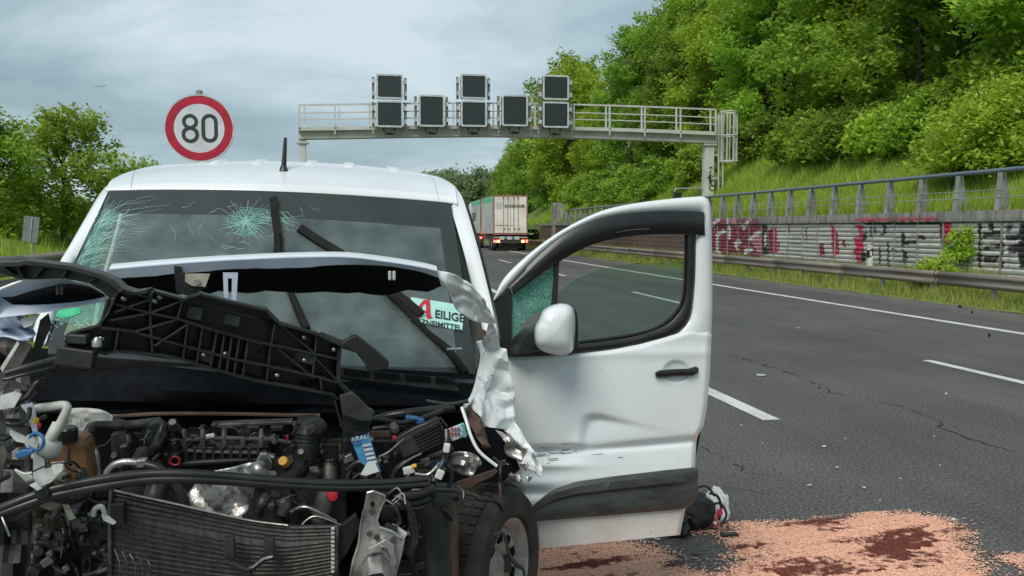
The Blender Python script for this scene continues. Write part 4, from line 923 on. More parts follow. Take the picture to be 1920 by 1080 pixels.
# cracks: a star, and long arcs from the left edge
cb = MB()
def crk(p, q, w0, w1, jit=2.5, n=6):
    if min(p[1], q[1]) < 366 or min(p[0], q[0]) < 90 or (p[1] < 500 and p[0] < 140+(498-p[1])*.43): return
    P = [(lerp(p[0], q[0], i/n)+(random.gauss(0, jit) if 0 < i < n else 0), lerp(p[1], q[1], i/n)+(random.gauss(0, jit) if 0 < i < n else 0)) for i in range(n+1)]
    for i in range(n):
        a, c = P[i], P[i+1]; dx_, dy_ = c[0]-a[0], c[1]-a[1]; l = math.hypot(dx_, dy_) or 1; nx, ny = -dy_/l, dx_/l
        wa, wb = lerp(w0, w1, i/n), lerp(w0, w1, (i+1)/n)
        cb.add([wsd(a[0]-nx*wa, a[1]-ny*wa, .004), wsd(a[0]+nx*wa, a[1]+ny*wa, .004), wsd(c[0]+nx*wb, c[1]+ny*wb, .004), wsd(c[0]-nx*wb, c[1]-ny*wb, .004)], [(0,1,2,3)])
cx0, cy0 = 459, 416
for k in range(46):
    a = k*2*math.pi/46+random.uniform(-.06, .06); L0 = random.uniform(28, 56)*(1.15 if math.cos(a) > .2 and math.sin(a) < .1 else 1)
    crk((cx0+random.gauss(0, 3), cy0+random.gauss(0, 3)), (cx0+math.cos(a)*L0*1.05, cy0+math.sin(a)*L0*.85), .60, .18, .6, 3)
for k in range(26):
    a = random.uniform(0, 6.28); r_ = random.uniform(6, 34); crk((cx0+math.cos(a)*r_, cy0+math.sin(a)*r_*.8), (cx0+math.cos(a+.35)*r_, cy0+math.sin(a+.35)*r_*.8), .4, .3, .5, 2)
for k in range(18): crk((480+random.uniform(0, 50), 398+random.uniform(-6, 22)), (500+random.uniform(0, 70), 405+random.uniform(-8, 40)), .5, .2, 2, 4)
for k in range(70):
    f = k/70; y0 = lerp(500, 395, f); x0 = lerp(142, 196, f)+random.uniform(-2, 8); L0 = random.uniform(40, 170)*(.5+.5*f); a = R(random.uniform(-75, -8))
    mid = (x0+math.cos(a)*L0*.5, y0+math.sin(a)*L0*.45); crk((x0, y0), mid, .36, .28, 1.0, 4); a2 = a+R(random.uniform(5, 35)); crk(mid, (mid[0]+math.cos(a2)*L0*.5, mid[1]+math.sin(a2)*L0*.4), .28, .12, 1.0, 4)
for k in range(60): x0, y0 = random.uniform(145, 205), random.uniform(400, 500); x0 += (500-y0)*.35; crk((x0, y0), (x0+random.uniform(4, 26), y0+random.uniform(-30, 18)), .32, .14, 1.5, 3)
for k in range(34):
    a = random.uniform(0, 6.28); r_ = random.uniform(60, 165); x0, y0 = cx0+math.cos(a)*r_, cy0+math.sin(a)*r_*.45+10
    if 385 < y0 < 480: a += 1.57+random.uniform(-.5, .5); crk((x0, y0), (x0+math.cos(a)*random.uniform(8, 40), y0+math.sin(a)*random.uniform(6, 28)), .35, .15, 1.5, 4)
for k in range(60): x0, y0 = random.uniform(92, 200), random.uniform(565, 640); crk((x0, y0), (x0+random.uniform(-10, 16), y0+random.uniform(-12, 9)), .55, .2, 1, 2)
o = cb.build('crack_lines', M['tealcrack'], wscr); o['kind'] = 'stuff'
# crushed glass haze where laminate is crazed
for pts, nm in (([(140,500),(165,440),(200,392),(222,395),(205,420),(190,450),(182,500)], 'crazed_glass'), ([(430,418),(440,398),(468,390),(512,392),(505,410),(488,420),(480,440),(455,446)], 'crazed_glass'), ([(95,600),(110,572),(195,566),(192,602),(130,606)], 'crazed_glass')):
    b = MB(); b.add([wsd(x, y, .0025) for x, y in pts], [tuple(range(len(pts)))]); b.build(nm, glass_mat('crazed', (.7,.9,.85), 1, .15, (.32,.62,.55)) if 'crz' not in M else M['crz'], wscr); M['crz'] = bpy.data.materials['crazed']
b = MB(); b.add([wsd(x, y, .005) for x, y in ((108,583),(130,576),(152,578),(150,588),(125,596),(104,594))], [tuple(range(6))]); b.build('green_sticker', mat('green_sticker', (.03,.36,.16), .5, col2=(.05,.48,.25), scale=20), wscr)
# pharmacy courier sign behind the glass
SQ = [(771,557),(872,573),(866,621),(767,599)]
b = MB(); b.prism([wsd(x, y, .003) for x, y in SQ], (0,.002,0)); stk = b.build('courier_sign', M['tealpaint'], van)
rt = (wsd(868,574,0)-wsd(773,558,0)).normalized(); up_ = (wsd(772,560,0)-wsd(769,597,0)).normalized(); up_ = (up_-rt*up_.dot(rt)).normalized()
text('EILIGE', .060, wsd(815,595,.006), rt, up_, M['digit'], 'lettering', stk, extrude=.0004, squeeze=.76, bold=.0014)
text('ARZNEIMITTEL', .038, wsd(771,601,.006)-up_*.010, rt, up_, M['digit'], 'lettering', stk, extrude=.0004, squeeze=.82, bold=.001)
def ap(pts): return [wsd(x, y, .006) for x, y in pts]
for pts in ([(786,572),(795,562),(806,562),(808,592),(812,596),(803,598),(799,594),(799,570),(794,570),(791,580),(789,592),(783,590)], [(790,581),(800,583),(800,587),(789,585)], [(772,590),(782,580),(790,594),(783,596),(774,596)]):
    b = MB(); b.prism(ap(pts), (0,.0012,0)); b.build('red_emblem', M['redp'], stk)
# wipers
def wiper(name, arm, blade):
    w0 = MB().tube([wsd(x, y, .03) for x, y in arm], [.016]*2+[.012]*(len(arm)-2), 8).build(name, M['wiperblade'], van, smooth=40)
    P = [wsd(x, y, .016) for x, y in blade]; q = MB()
    for a, c in zip(P, P[1:]): q.bar(a, c, .034, .022, up=(0,-1,.6))
    q.build('blade', M['wiperblade'], w0); return w0
wiper('wiper', [(575,618),(560,585),(541,540),(525,482),(521,440)], [(513,372),(517,410),(522,445),(521,482)])
wiper('wiper', [(873,700),(840,655),(800,622),(745,565),(700,520)], [(562,428),(600,453),(645,480),(700,520),(760,565),(790,590)])
tu('wiper_link', [(838,655,3.38),(866,654,3.38)], 2.5, M['alu'])
# cowl: grille strip, scuttle tray
gr = [(636,688),(700,697),(770,704),(835,708),(852,718),(862,733),(790,726),(700,715),(638,706)]
cg = pl('cowl_grille', gr, 3.26, .015, M['plas2'])
b = MB()
for i in range(52):
    for j in range(3):
        x = 642+i*4.1; y = 692+(x-640)*.082+j*4.8+(1.5 if i % 2 else 0)
        if (i % 14) in (0, 13): continue
        c = V(x, y, 3.255); b.obox(c, (.0024,0,0), (0,.003,0), (0,0,.0032))
o = b.build('grille_holes', M['felt'], cg); o['kind'] = 'stuff'
b = MB(); b.grid([[V(x, y0+(x-480)*.07+dy_, D) for x in np.linspace(90, 890, 14)] for y0, dy_, D in ((676, 0, 3.43), (690, 0, 3.36), (706, 8, 3.36), (745, 10, 3.40))]); b.build('scuttle_tray', M['plas'], van, smooth=40)
# ---- antenna
ab_ = V(532, 346, 4.42); b = MB(); b.lathe(ab_, (0,.15,1), [(.038,0),(.036,.02),(.026,.05),(.015,.085),(.012,.09),(0,.095)], 14); an = b.build('antenna', M['rub'], van, smooth=40)
b = MB(); b.tube([ab_+Vector((0,.01,.07)), V(535, 259, 4.5)], [.013, .008], 8); b.build('rod', M['rub'], an, smooth=40)

# ---- bonnet: front edge bent up and back, dark lining towards the viewer
T0 = [(205,503),(270,497),(340,491.5),(410,487),(480,483.5),(560,480.5),(650,480),(735,490),(790,499),(820,506)]
L0 = [(212,522),(275,518),(340,513),(410,506),(480,503),(560,502),(650,496),(735,500),(790,510),(822,520)]
B0 = [(236,562),(285,556),(340,552),(410,549),(480,547),(560,548),(650,549),(735,551),(790,545),(828,535)]
rT = smooth_path([V(x, y, 2.93) for x, y in T0], 4); rT2 = smooth_path([V(x, y+2.5, 2.915) for x, y in T0], 4); rL = smooth_path([V(x, y, 2.93) for x, y in L0], 4); rB = smooth_path([V(x, y, 3.25) for x, y in B0], 4)
jag = lambda P, am, sd: [p+Vector((0, am*mnoise.noise((p.x*9, sd, 0)), am*mnoise.noise((p.x*11, sd, 5))+.6*am*mnoise.noise((p.x*37, sd, 8)))) for p in P]
rL = jag(rL, .004, 1); rB = jag(rB, .012, 2)
rM = [lerp(a, c, .3)+Vector((0,.02,.006+.004*math.sin(i*.7))) for i, (a, c) in enumerate(zip(rL, rB))]
b = MB(); b.grid([rT, rT2, rL], 0); b.grid([[p+Vector((0,.004,-.001)) for p in rL], rM, rB], 1)
top1 = [p+Vector((0,.03,.012)) for p in rT]; top2 = [p+Vector((0,.01,.03)) for p in rB]
b.grid([rT, top1, top2, rB], 2); bon = b.build('bonnet', [M['under'], M['felt'], M['paint_w']], van, smooth=45)
# folded right corner of the bonnet, crumpled sheet
def crumple(name, pairs, D, m, par=None, amp=.012, nu=10, nv=14, seed=0, th=.003, fr=9):
    A_ = smooth_path([Vector((x, y, 0)) for (x, y), _ in pairs], nu); B_ = smooth_path([Vector((x, y, 0)) for _, (x, y) in pairs], nu); rr = []
    for i, (a, c) in enumerate(zip(A_, B_)):
        t = i/(len(A_)-1); r_ = []
        for j in range(nv+1):
            q = lerp(a, c, j/nv); p = V(q.x, q.y, D(t) if callable(D) else D)
            rs_ = random.Random(int(seed*13)+5); k_ = .35*mnoise.noise((p.x*fr+seed, p.z*fr, seed*1.7))
            for q_ in range(5):
                an_ = rs_.uniform(0, 3.14); f_ = fr*.32*(1+q_*.75); ph = (p.x*math.cos(an_)+p.z*math.sin(an_))*f_*(1+.25*mnoise.noise((p.x*6, p.z*6, q_)))+rs_.random()
                k_ += (abs((ph % 1)*2-1)-.5)*1.9/(1+q_*.8)
            r_.append(p+Vector((.2*amp*k_, -amp*k_, .15*amp*k_)))
        rr.append(r_)
    return MB().grid(rr).build(name, m, par if par is not None else van, smooth=16, solid=th, thick_off=0)
crumple('bonnet_corner', [((819,506),(826,522)), ((848,514),(845,552)), ((872,528),(858,582)), ((896,552),(885,602)), ((915,580),(906,605)), ((926,606),(918,608))], lambda t: 2.93+.25*t, M['crumple'], bon, .016, seed=2, fr=11)
crumple('bonnet_corner', [((918,604),(926,604)), ((912,622),(934,628)), ((906,640),(938,650)), ((908,655),(940,668))], lambda t: 3.18+.12*t, M['crumple'], bon, .012, seed=5)
# left end of the bonnet: frame of inner paint round dark lining
fr_o = [(0,548),(28,533),(60,525),(100,521),(135,524),(175,535),(205,552),(204,566),(150,576),(90,586),(40,592),(0,596)]
fr_i = [(-6,558),(24,556),(52,547),(96,536),(130,532),(168,538),(198,552),(196,557),(150,566),(96,571),(52,573),(20,572)]
b = MB(); b.ring([V(x-8, y, 2.62) for x, y in fr_o], [V(x, y, 2.65) for x, y in fr_i], (0,.02,0)); b.build('bonnet_edge', M['under'], bon, smooth=50)
pl('bonnet_lining', [(x, y) for x, y in fr_i], 2.68, .01, M['felt'], bon)
b = MB(); b.tube(smooth_path([V(x, y, 2.61) for x, y in ((-8,546),(28,532),(60,524),(100,520),(150,526),(205,551))], 4), .005, 6); b.build('edge_bead', M['paint_w'], bon, smooth=50)
crumple('bonnet_corner', [((-10,560),(-8,640)), ((15,575),(12,632)), ((32,585),(45,640)), ((50,600),(62,640)), ((60,620),(66,632))], 2.66, M['under'], bon, .05, seed=9, fr=14)
# brackets and clips under the bonnet
def up_(x, y): return 2.90
pl('latch_plate', [(347,513),(394,513),(385,538),(360,536),(347,528)], 2.885, .004, M['zinc'], bon); b = MB(); b.lathe(V(370, 529, 2.88), (0,-1,0), [(.0,.008),(.009,.008),(.009,0)], 10); b.build('bolt', M['alu'], bon)
pl('latch_web', [(326,498),(340,500),(350,530),(385,538),(362,558),(330,548)], 2.90, .006, M['plas'], bon)
b = MB(); P = lambda x, y: V(x, y, 2.88)
b.ring([P(418,511),(P(446,511)),(P(443,566)),(P(420,564))], [P(427,522),P(435,522),P(434,560),P(428,560)], (0,.006,0)); b.build('slotted_bracket', M['under'], bon)
for x in (728, 104):
    for dx_ in (0, 8): bxp('trim_clip', x+dx_, 508 if x > 500 else 535, x+dx_+6, 526 if x > 500 else 553, 2.90 if x > 500 else 2.64, .01, M['milky'] if x > 500 else M['dirtmetal'], bon)

# ---- black plastic arm over the left corner
arm = [(-8,490),(36,489),(45,486),(75,489),(130,496),(185,511),(213,523),(228,538),(250,545),(277,541),(277,551),(245,555),(222,548),(205,533),(182,522),(128,507),(75,500),(45,498),(36,501),(-8,501)]
tp = empty('torn_front_panel', V(300, 690, 2.6), 'torn black ribbed plastic front panel lying across the engine bay', 'car part')
pl('upper_arm', arm, 2.52, .07, M['plas2'], tp, .003)
pl('arm_web', [(-8,498),(45,497),(128,505),(182,520),(205,532),(225,550),(206,560),(190,545),(165,530),(118,522),(70,524),(38,524),(0,512)], 2.56, .01, M['plas'], tp)
for p, q in (((36,500),(46,522)), ((85,500),(65,522)), ((128,507),(118,522)), ((185,520),(165,530)), ((10,500),(28,515))): 
    MB().bar(V(*p, 2.54), V(*q, 2.54), .03, .003, up=(1,0,0)).build('rib', M['plas'], tp)
Dp = lambda x, y: lerp(2.50, 2.80, (x-100)/600)+(y-600)*.00028
main = [(206,585),(222,548),(232,543),(284,557),(289,545),(345,560),(376,550),(440,567),(498,580),(523,605),(594,626),(640,646),(636,690),(634,715),(655,742),(700,774),(700,790),(640,800),(632,745),(624,738),(540,722),(480,712),(400,690),(342,672),(300,664),(222,658),(200,662),(160,655),(132,650),(125,640),(132,624),(185,610)]
mb_ = MB(); FP = [V(x, y, Dp(x, y)) for x, y in main]; mb_.prism(FP, (0,.010,0)); pn = mb_.build('panel', M['plas'], tp)
def rib(p, q, dep=.034, th=.0055, nm='rib', m_='plas2'):  # ribs get the lighter plastic to paint in highlights on their edges
    a, c = V(*p, Dp(*p)-dep/2), V(*q, Dp(*q)-dep/2); d = (c-a).normalized()
    MB().bar(a, c, dep, th, up=d.cross(Vector((0,1,0)))).build(nm, M[m_], tp)
edge = [main[i] for i in range(0, 16)]
for p, q in zip(edge, edge[1:]): rib(p, q, .045, .006, 'rim', 'plas2')
low = main[18:27]
for p, q in zip(low, low[1:]): rib(p, q, .04, .006, 'rim')
for p, q in zip(main[26:]+[main[0]], main[27:]+[main[0]]): 
    if p != q: rib(p, q, .035, .006, 'rim')
# long ribs
for pts in ([(214,568),(284,586),(340,598),(400,618),(480,640),(523,648),(590,662),(634,672)], [(188,612),(250,620),(342,646),(440,672),(520,688),(600,706),(640,718)]):
    for p, q in zip(pts, pts[1:]): rib(p, q, .036)
for p, q in (((284,560),(284,618)), ((345,560),(334,598)), ((284,586),(206,600)), ((345,562),(284,586)), ((284,560),(214,586)), ((334,598),(250,622)), ((284,600),(288,660)), ((354,604),(345,670)), ((354,606),(290,648)),
             ((382,612),(370,680)), ((408,620),(396,686)), ((422,626),(412,690)), ((436,630),(426,694)), ((450,632),(440,698)), ((466,638),(456,704)), ((516,606),(508,650)), ((523,605),(594,664)), ((508,648),(500,716)), ((520,650),(586,706)), ((594,628),(586,706)), ((586,664),(636,716)), ((600,706),(604,734)), ((634,650),(632,716)), ((225,612),(218,658)), ((205,560),(190,612)), ((640,720),(700,776)), ((624,736),(640,796))): rib(p, q)
# bosses, screws, pads and slots
for x, y in ((235,562),(292,566),(302,558),(424,664),(384,666),(520,704),(570,634),(626,656),(571,676),(194,636)):
    b = MB(); c = V(x, y, Dp(x, y)); b.lathe(c, (0,-1,.2), [(.007,0),(.007,.02),(.004,.022),(.004,.035),(0,.036)], 8); b.build('screw', M['alu'], tp, smooth=40)
for x0, y0, x1, y1 in ((370,656,398,680), (350,575,378,600), (420,590,450,612), (550,660,590,682)): bxp('pad', x0, y0, x1, y1, Dp((x0+x1)/2, y0)-.012, .012, M['plas2'], tp, 12)
for x0, y0, x1, y1 in ((532,712,596,728), (478,654,488,662), (594,698,604,706), (225,662,330,668)): bxp('slot', x0, y0, x1, y1, Dp((x0+x1)/2, y0)-.003, .004, M['felt'], tp, 9)
pl('hooked_arm', [(596,628),(602,625),(644,642),(658,631),(668,630),(680,638),(706,658),(730,678),(728,692),(700,698),(690,698),(684,682),(668,662),(644,654),(600,640)], 2.78, .05, M['plas'], tp, .004)
for x0, y0, x1, y1, r_ in ((108,655,170,688,10),(128,628,160,645,5)): bxp('broken_corner', x0, y0, x1, y1, 2.47, .05, M['plas2'], tp, r_)
tu('hinge_bolt', [(182,650,2.44),(182,640,2.44),(182,632,2.44)], [9,9,4], M['alu'], tp, sm=False, seg=10)
tu('seal_edge', [(10,700,2.55),(60,685,2.55),(110,672,2.5),(132,668,2.5)], 5, M['plas2'], tp); tu('seal_edge', [(5,712,2.55),(55,700,2.55),(108,686,2.52)], 3, M['plas'], tp)
pl('foot', [(636,742),(660,735),(690,765),(702,772),(698,790),(676,790),(642,778)], 2.76, .03, M['plas2'], tp, .003); pl('foot_block', [(640,775),(695,785),(690,812),(668,806),(650,815),(636,800)], 2.80, .08, M['plas'], tp, .004)

# ---- engine bay: shell
b = MB(); b.grid([[V(x, y+(x-400)*sl, D+(.05*math.cos((x-100)/90)*math.exp(-((y-725)/30)**2) if 60 < x < 660 else 0)-.02*(1 if 715 < y < 760 and 150 < x < 560 else 0)) for x in np.linspace(40, 900, 44)] for y, sl, D in ((672, .06, 3.42), (690, .055, 3.38), (705, .05, 3.35), (716, .045, 3.31), (735, .03, 3.28), (755, .015, 3.27), (766, .0, 3.29), (774, .0, 3.28), (790, 0, 3.34), (1080, 0, 3.34))]); b.build('firewall_lining', M['felt'], van, smooth=50)
b = MB(); b.box(VX-.80, VX+.78, 2.5, 3.4, .22, .26); b.build('under_tray', M['felt'], van)
for x0 in (VX-.62, VX+.49): b = MB(); b.box(x0, x0+.05, 2.85, 3.42, .26, .74); b.build('inner_wing', M['dirtmetal'], van)
tu('firewall_edge', [(130,772,3.2),(210,780,3.2),(300,776,3.2),(420,776,3.2),(520,778,3.2),(600,779,3.2)], 3.5, M['brown']); 
bxp('label', 350, 718, 366, 721, 3.25, .003, M['shard'])
# engine
c0 = V(450, 1000, 3.0); eng = MB(); 
eng.obox(V(450, 930, 3.18), (.36,0,0), (0,.14,0), (0,0,.16)); eng.obox(V(450, 1050, 3.15), (.33,0,0), (0,.16,0), (0,0,.14))
engine = eng.build('engine', M['dirtmetal'], van, bevel=.02)
D_ = 2.98
bxp('valve_cover', 330, 835, 500, 878, D_, .16, M['plas'], engine, 0, .012); bxp('valve_cover', 300, 820, 520, 842, D_+.06, .16, M['plas'], engine, 0, .01)
for i in range(9): bxp('cover_rib', 345+i*17, 838, 352+i*17, 872, D_-.012, .02, M['plas2'], engine, 0, .004)
tu('fuel_rail', [(330,826,D_),(420,822,D_),(500,824,D_),(545,830,D_)], 4, M['dirtmetal'], engine); tu('intake_pipe', [(300,842,D_),(400,848,D_),(500,850,D_)], 7, M['plas'], engine); tu('intake_pipe', [(310,872,D_),(400,866,D_-.01),(490,862,D_)], 5, M['plas2'], engine)
for x in (345, 380, 420, 455, 490): tu('injector', [(x,806,D_+.03),(x+1,822,D_),(x,838,D_)], [4,6,5], M['dirtmetal'], engine, sm=False)
bxp('rail_bracket', 400, 792, 545, 800, 3.05, .05, M['dirtmetal'], engine); 
for x in (425, 475, 520): bxp('solenoid', x-13, 798, x+13, 812, 3.04, .05, M['plas'], engine, 0, .008)
bxp('harness_clip', 386, 814, 402, 822, D_-.03, .01, M['shard'], engine, -8); bxp('harness_clip', 536, 816, 541, 828, D_-.03, .01, M['redp'], engine)
b = MB(); b.lathe(V(292, 812, 3.0), (.2,-1,.1), [(.0,.05),(.035,.05),(.045,.03),(.045,-.05)], 16); b.build('pump_housing', M['plas'], engine, smooth=40)
b = MB(); b.lathe(V(322, 842, 2.97), (0,-.2,1), [(.035,-.04),(.037,-.005),(.030,0),(.028,.02),(0,.022)], 16); b.build('filter_cap', M['plas'], engine, smooth=40)
b = MB(); b.tube([V(328+9*math.cos(a), 864+8*math.sin(a), 2.93) for a in [i*2*math.pi/16 for i in range(17)]], .0035, 6); b.build('red_ring', M['redp'], engine, smooth=40)
b = MB(); b.lathe(V(533, 866, 2.90), (-.3,-.8,.5), [(.0,.014),(.014,.014),(.016,.01),(.016,-.012)], 14); b.build('oil_cap', M['yellow'], engine, smooth=40)
tu('air_duct', [(597,800,2.98),(582,812,2.94),(574,835,2.92),(572,858,2.92),(560,880,2.92),(535,900,2.93)], [20,24,24,22,17,15], M['plas2'], engine, seg=16)
for i in range(7): 
    y = 812+i*7.5; b = MB(); b.tube([V(574+ (4 if i < 2 else 0)+25.5*math.cos(a), y+3.5*math.sin(a), 2.925-.045*abs(math.sin(a))*(1 if math.sin(a) > 0 else -1)) for a in [k*2*math.pi/16 for k in range(17)]], .003, 5); b.build('duct_ring', M['plas'], engine, smooth=40)
bxp('duct_box', 555, 788, 592, 806, 3.0, .1, M['plas'], engine, -4, .01)
tu('large_hose', [(610,850,3.0),(618,880,2.95),(612,930,2.93),(600,975,2.93)], [14,18,19,18], M['dirtmetal'], engine, seg=14); bxp('clamp_box', 605, 832, 634, 866, 2.94, .05, M['plas'], engine); bxp('orange_clip', 612, 861, 626, 866, 2.93, .01, M['amberplastic'], engine)
# turbo heat shield and outlet elbow
crumple('heat_shield', [((352,925),(360,975)), ((372,905),(378,965)), ((395,896),(400,972)), ((430,898),(440,978)), ((465,905),(462,962)), ((476,915),(470,945))], lambda t: 2.88-.05*math.sin(math.pi*t), M['shield'], engine, .03, 6, 8, 3)
crumple('heat_shield', [((375,888),(380,896)), ((420,878),(425,896)), ((460,870),(465,895)), ((482,866),(486,894))], 2.88, M['shield'], engine, .015, 6, 5, 6)
pl('outlet_flange', [(478,868),(488,850),(500,850),(510,866),(508,880),(494,890),(480,890)], 2.86, .015, M['alu'], engine, .003); tu('outlet_elbow', [(490,872,2.83),(484,880,2.81),(498,890,2.82),(514,890,2.84)], [10,12,9,7], M['alu'], engine, seg=12)
b = MB(); b.lathe(V(494, 872, 2.85), (0,-1,0), [(.022,0),(.02,.012),(.012,.013),(.01,.004),(0,.004)], 14); b.build('outlet_bore', M['dirtmetal'], engine, smooth=40)
for pts, r_, mm in (([(500,930,2.9),(490,945,2.88),(485,965,2.9)], 9, 'dirtmetal'), ([(520,935,2.92),(535,945,2.9),(530,965,2.9)], [12,14,11], 'dirtmetal'), ([(455,965,2.86),(470,978,2.86),(490,985,2.88)], 7, 'rub'), ([(545,960,2.86),(570,950,2.84),(600,962,2.84),(630,978,2.86)], 3, 'steel'), ([(560,990,2.8),(590,968,2.8),(640,985,2.8)], 2, 'alu'), ([(300,900,2.95),(290,930,2.92),(285,955,2.92)], [18,20,18], 'dirtmetal')): tu('exhaust_pipe' if mm == 'steel' else 'pipe', pts, r_, M[mm], engine)
# hoses on the left
tu('coolant_hose', [(300,790,3.0),(240,797,2.95),(180,798,2.9),(168,806,2.86),(160,826,2.84),(170,840,2.83),(180,852,2.82),(182,890,2.82)], [8,8,8.5,8.5,8,8,6.5,6.5], M['dirtmetal'], van, seg=12)
tu('metal_elbow', [(166,836,2.82),(176,846,2.81),(181,862,2.81),(183,890,2.81)], 6, M['alu'], van, seg=12)
tu('coolant_hose', [(240,797,2.98),(243,830,2.95),(240,856,2.95)], 7, M['rub']); tu('coolant_hose', [(270,860,2.93),(292,838,2.9),(305,812,2.93)], 10, M['rub'])
tu('ac_pipe', [(197,914,2.70),(200,888,2.70),(214,872,2.70),(238,866,2.70),(268,869,2.70)], 6.5, M['alu'], van, seg=12)
tu('ac_hose', [(266,869,2.70),(300,880,2.69),(325,902,2.69),(342,930,2.69),(352,958,2.70)], 8.5, M['rub'], van, seg=12); bxp('hose_crimp', 256, 862, 274, 877, 2.685, .03, M['alu'], van, -4)
tu('ac_pipe', [(175,968,2.66),(178,955,2.66),(190,950,2.66),(197,962,2.66),(200,975,2.66)], 5, M['milky'])
# washer filler, coolant tank, shards
tu('washer_neck', [(52,768,2.62),(90,763,2.6),(125,761,2.58),(116,788,2.58),(106,802,2.58)], 7.5, M['milky'], van, seg=12); tu('washer_neck', [(110,795,2.57),(100,812,2.56),(92,826,2.56)], [11,10,9], M['milky'], van, seg=12)
b = MB(); b.lathe(V(88, 842, 2.56), (-.72,-.35,.25), [(.024,-.03),(.028,0),(.030,.03)], 18); fn = b.build('washer_funnel', M['milky'], van, smooth=40, solid=.002)
b = MB(); b.tube([V(68+14*math.cos(a), 828+16*math.sin(a), 2.50-.01*math.cos(a)) for a in [i*2*math.pi/20 for i in range(21)]], .0045, 8); b.build('blue_rim', M['blue'], fn, smooth=40)
pl('filler_lid', [(56+10.5*math.cos(a), 828+13*math.sin(a)) for a in [i*2*math.pi/16 for i in range(16)]], 2.505, .004, M['milky'], fn)
pl('blue_cap', [(27,850),(40,844),(62,843),(63,850),(50,856),(34,860),(27,857)], 2.49, .012, M['blue'], van, .003)
b = MB(); bb = V(138, 860, 2.78); b.obox(bb, (.055,0,.0), (0,.06,0), (-.008,0,.072)); b.build('coolant_tank', M['amberplastic'], van, bevel=.025)
b = MB(); b.lathe(V(127, 818, 2.72), (.05,-.1,1), [(.026,-.012),(.028,0),(.027,.022),(.022,.028),(0,.029)], 14); b.build('tank_cap', M['plas'], van, smooth=30)
crumple('wing_panel', [((120,768),(115,812)), ((150,765),(150,812)), ((190,768),(195,800)), ((212,780),(212,800))], 2.98, M['milky'], van, .012, 5, 5, 12)
for pts, D, mm, nm in (([(62,848),(82,862),(84,880),(118,868),(120,880),(95,905),(72,914),(62,896)], 2.52, 'shard', 'shard'), ([(96,868),(119,866),(116,884),(100,892)], 2.49, 'shard', 'shard'), ([(18,806),(50,820),(52,832),(30,828),(18,814)], 2.52, 'shard', 'shard'), ([(26,882),(60,892),(62,898),(48,902)], 2.5, 'milky', 'shard'),
        ([(0,742),(28,734),(40,740),(26,764),(0,768)], 2.52, 'shard', 'shard'), ([(60,755),(66,770),(70,810),(62,812),(50,775),(38,760)], 2.58, 'under', 'bracket'), ([(110,930),(125,938),(142,972),(130,976)], 2.6, 'steel', 'bracket'), ([(0,840),(8,836),(14,850),(0,905)], 2.5, 'dirtmetal', 'bracket'), ([(55,910),(66,904),(78,916),(70,920)], 2.48, 'shard', 'shard'), ([(190,965),(204,968),(218,980),(212,984),(194,976)], 2.62, 'shard', 'shard'),
        ([(0,735),(0,700),(45,640),(60,648),(30,700)], 2.62, 'dirtmetal', 'bent_panel'), ([(30,700),(62,655),(75,600),(90,588),(96,610),(78,650),(48,705)], 2.7, 'plas2', 'bent_panel'), ([(38,598),(62,592),(75,588),(60,610),(45,615)], 2.64, 'shard', 'shard'), ([(0,690),(32,640),(36,645),(4,698)], 2.58, 'shard', 'shard'),
        ([(35,760),(60,770),(56,800),(40,795)], 2.66, 'dirtmetal', 'bracket'), ([(70,925),(110,930),(120,950),(95,958),(75,950)], 2.62, 'dirtmetal', 'bracket')): pl(nm, pts, D, .006, M[mm])
for pts, r_, mm in (([(0,770,2.5),(8,790,2.5),(30,796,2.5),(52,785,2.52),(56,765,2.54)], 4, 'rub'), ([(15,760,2.55),(50,745,2.55),(68,718,2.56),(85,712,2.57)], 5, 'rub'), ([(62,884,2.47),(90,872,2.46),(118,868,2.46),(130,880,2.5),(160,890,2.6)], 1.5, 'rub'), ([(28,880,2.48),(45,888,2.48),(60,886,2.48)], 2, 'shard'), ([(130,840,2.66),(128,860,2.62),(132,872,2.6)], 3, 'rub'),
        ([(0,960,2.52),(10,985,2.5),(18,1005,2.5)], 2, 'alu'), ([(100,935,2.58),(130,940,2.6),(160,930,2.65),(165,905,2.7)], 6, 'plas'), ([(150,880,2.72),(155,905,2.7),(152,925,2.7)], 9, 'plas2'), ([(160,930,2.68),(175,940,2.68),(200,945,2.68)], 3, 'rub'), ([(120,870,2.6),(136,866,2.62),(150,878,2.66)], 2, 'rub')): tu('cable', pts, r_, M[mm])
bxp('yellow_connector', 62, 784, 71, 795, 2.55, .01, M['yellow'], None, 15); bxp('red_connector', 68, 794, 75, 804, 2.55, .01, M['redp'], None, 15)
bxp('bracket_plate', 180, 912, 200, 935, 2.72, .02, M['plas'], None); bxp('radiator_cap_block', 210, 815, 238, 870, 2.95, .05, M['dirtmetal'], None)
# rubber bumper strip swung across
for dy_, r_ in ((0, 8), (13, 8.5)):
    tu('bumper_strip', [(-10,958+dy_*.8,2.52),(40,938+dy_*.9,2.52),(100,917+dy_,2.53),(190,899+dy_,2.55),(270,889+dy_*.9,2.57),(350,888+dy_*.8,2.58),(430,893+dy_*.7,2.6),(520,901+dy_*.6,2.62),(620,906+dy_*.6,2.64),(720,905+dy_*.6,2.66),(802,898+dy_*.7,2.68)], r_, M['rub'], van, seg=10)
bxp('strip_clip', 66, 915, 88, 936, 2.50, .04, M['plas'], None, -20)

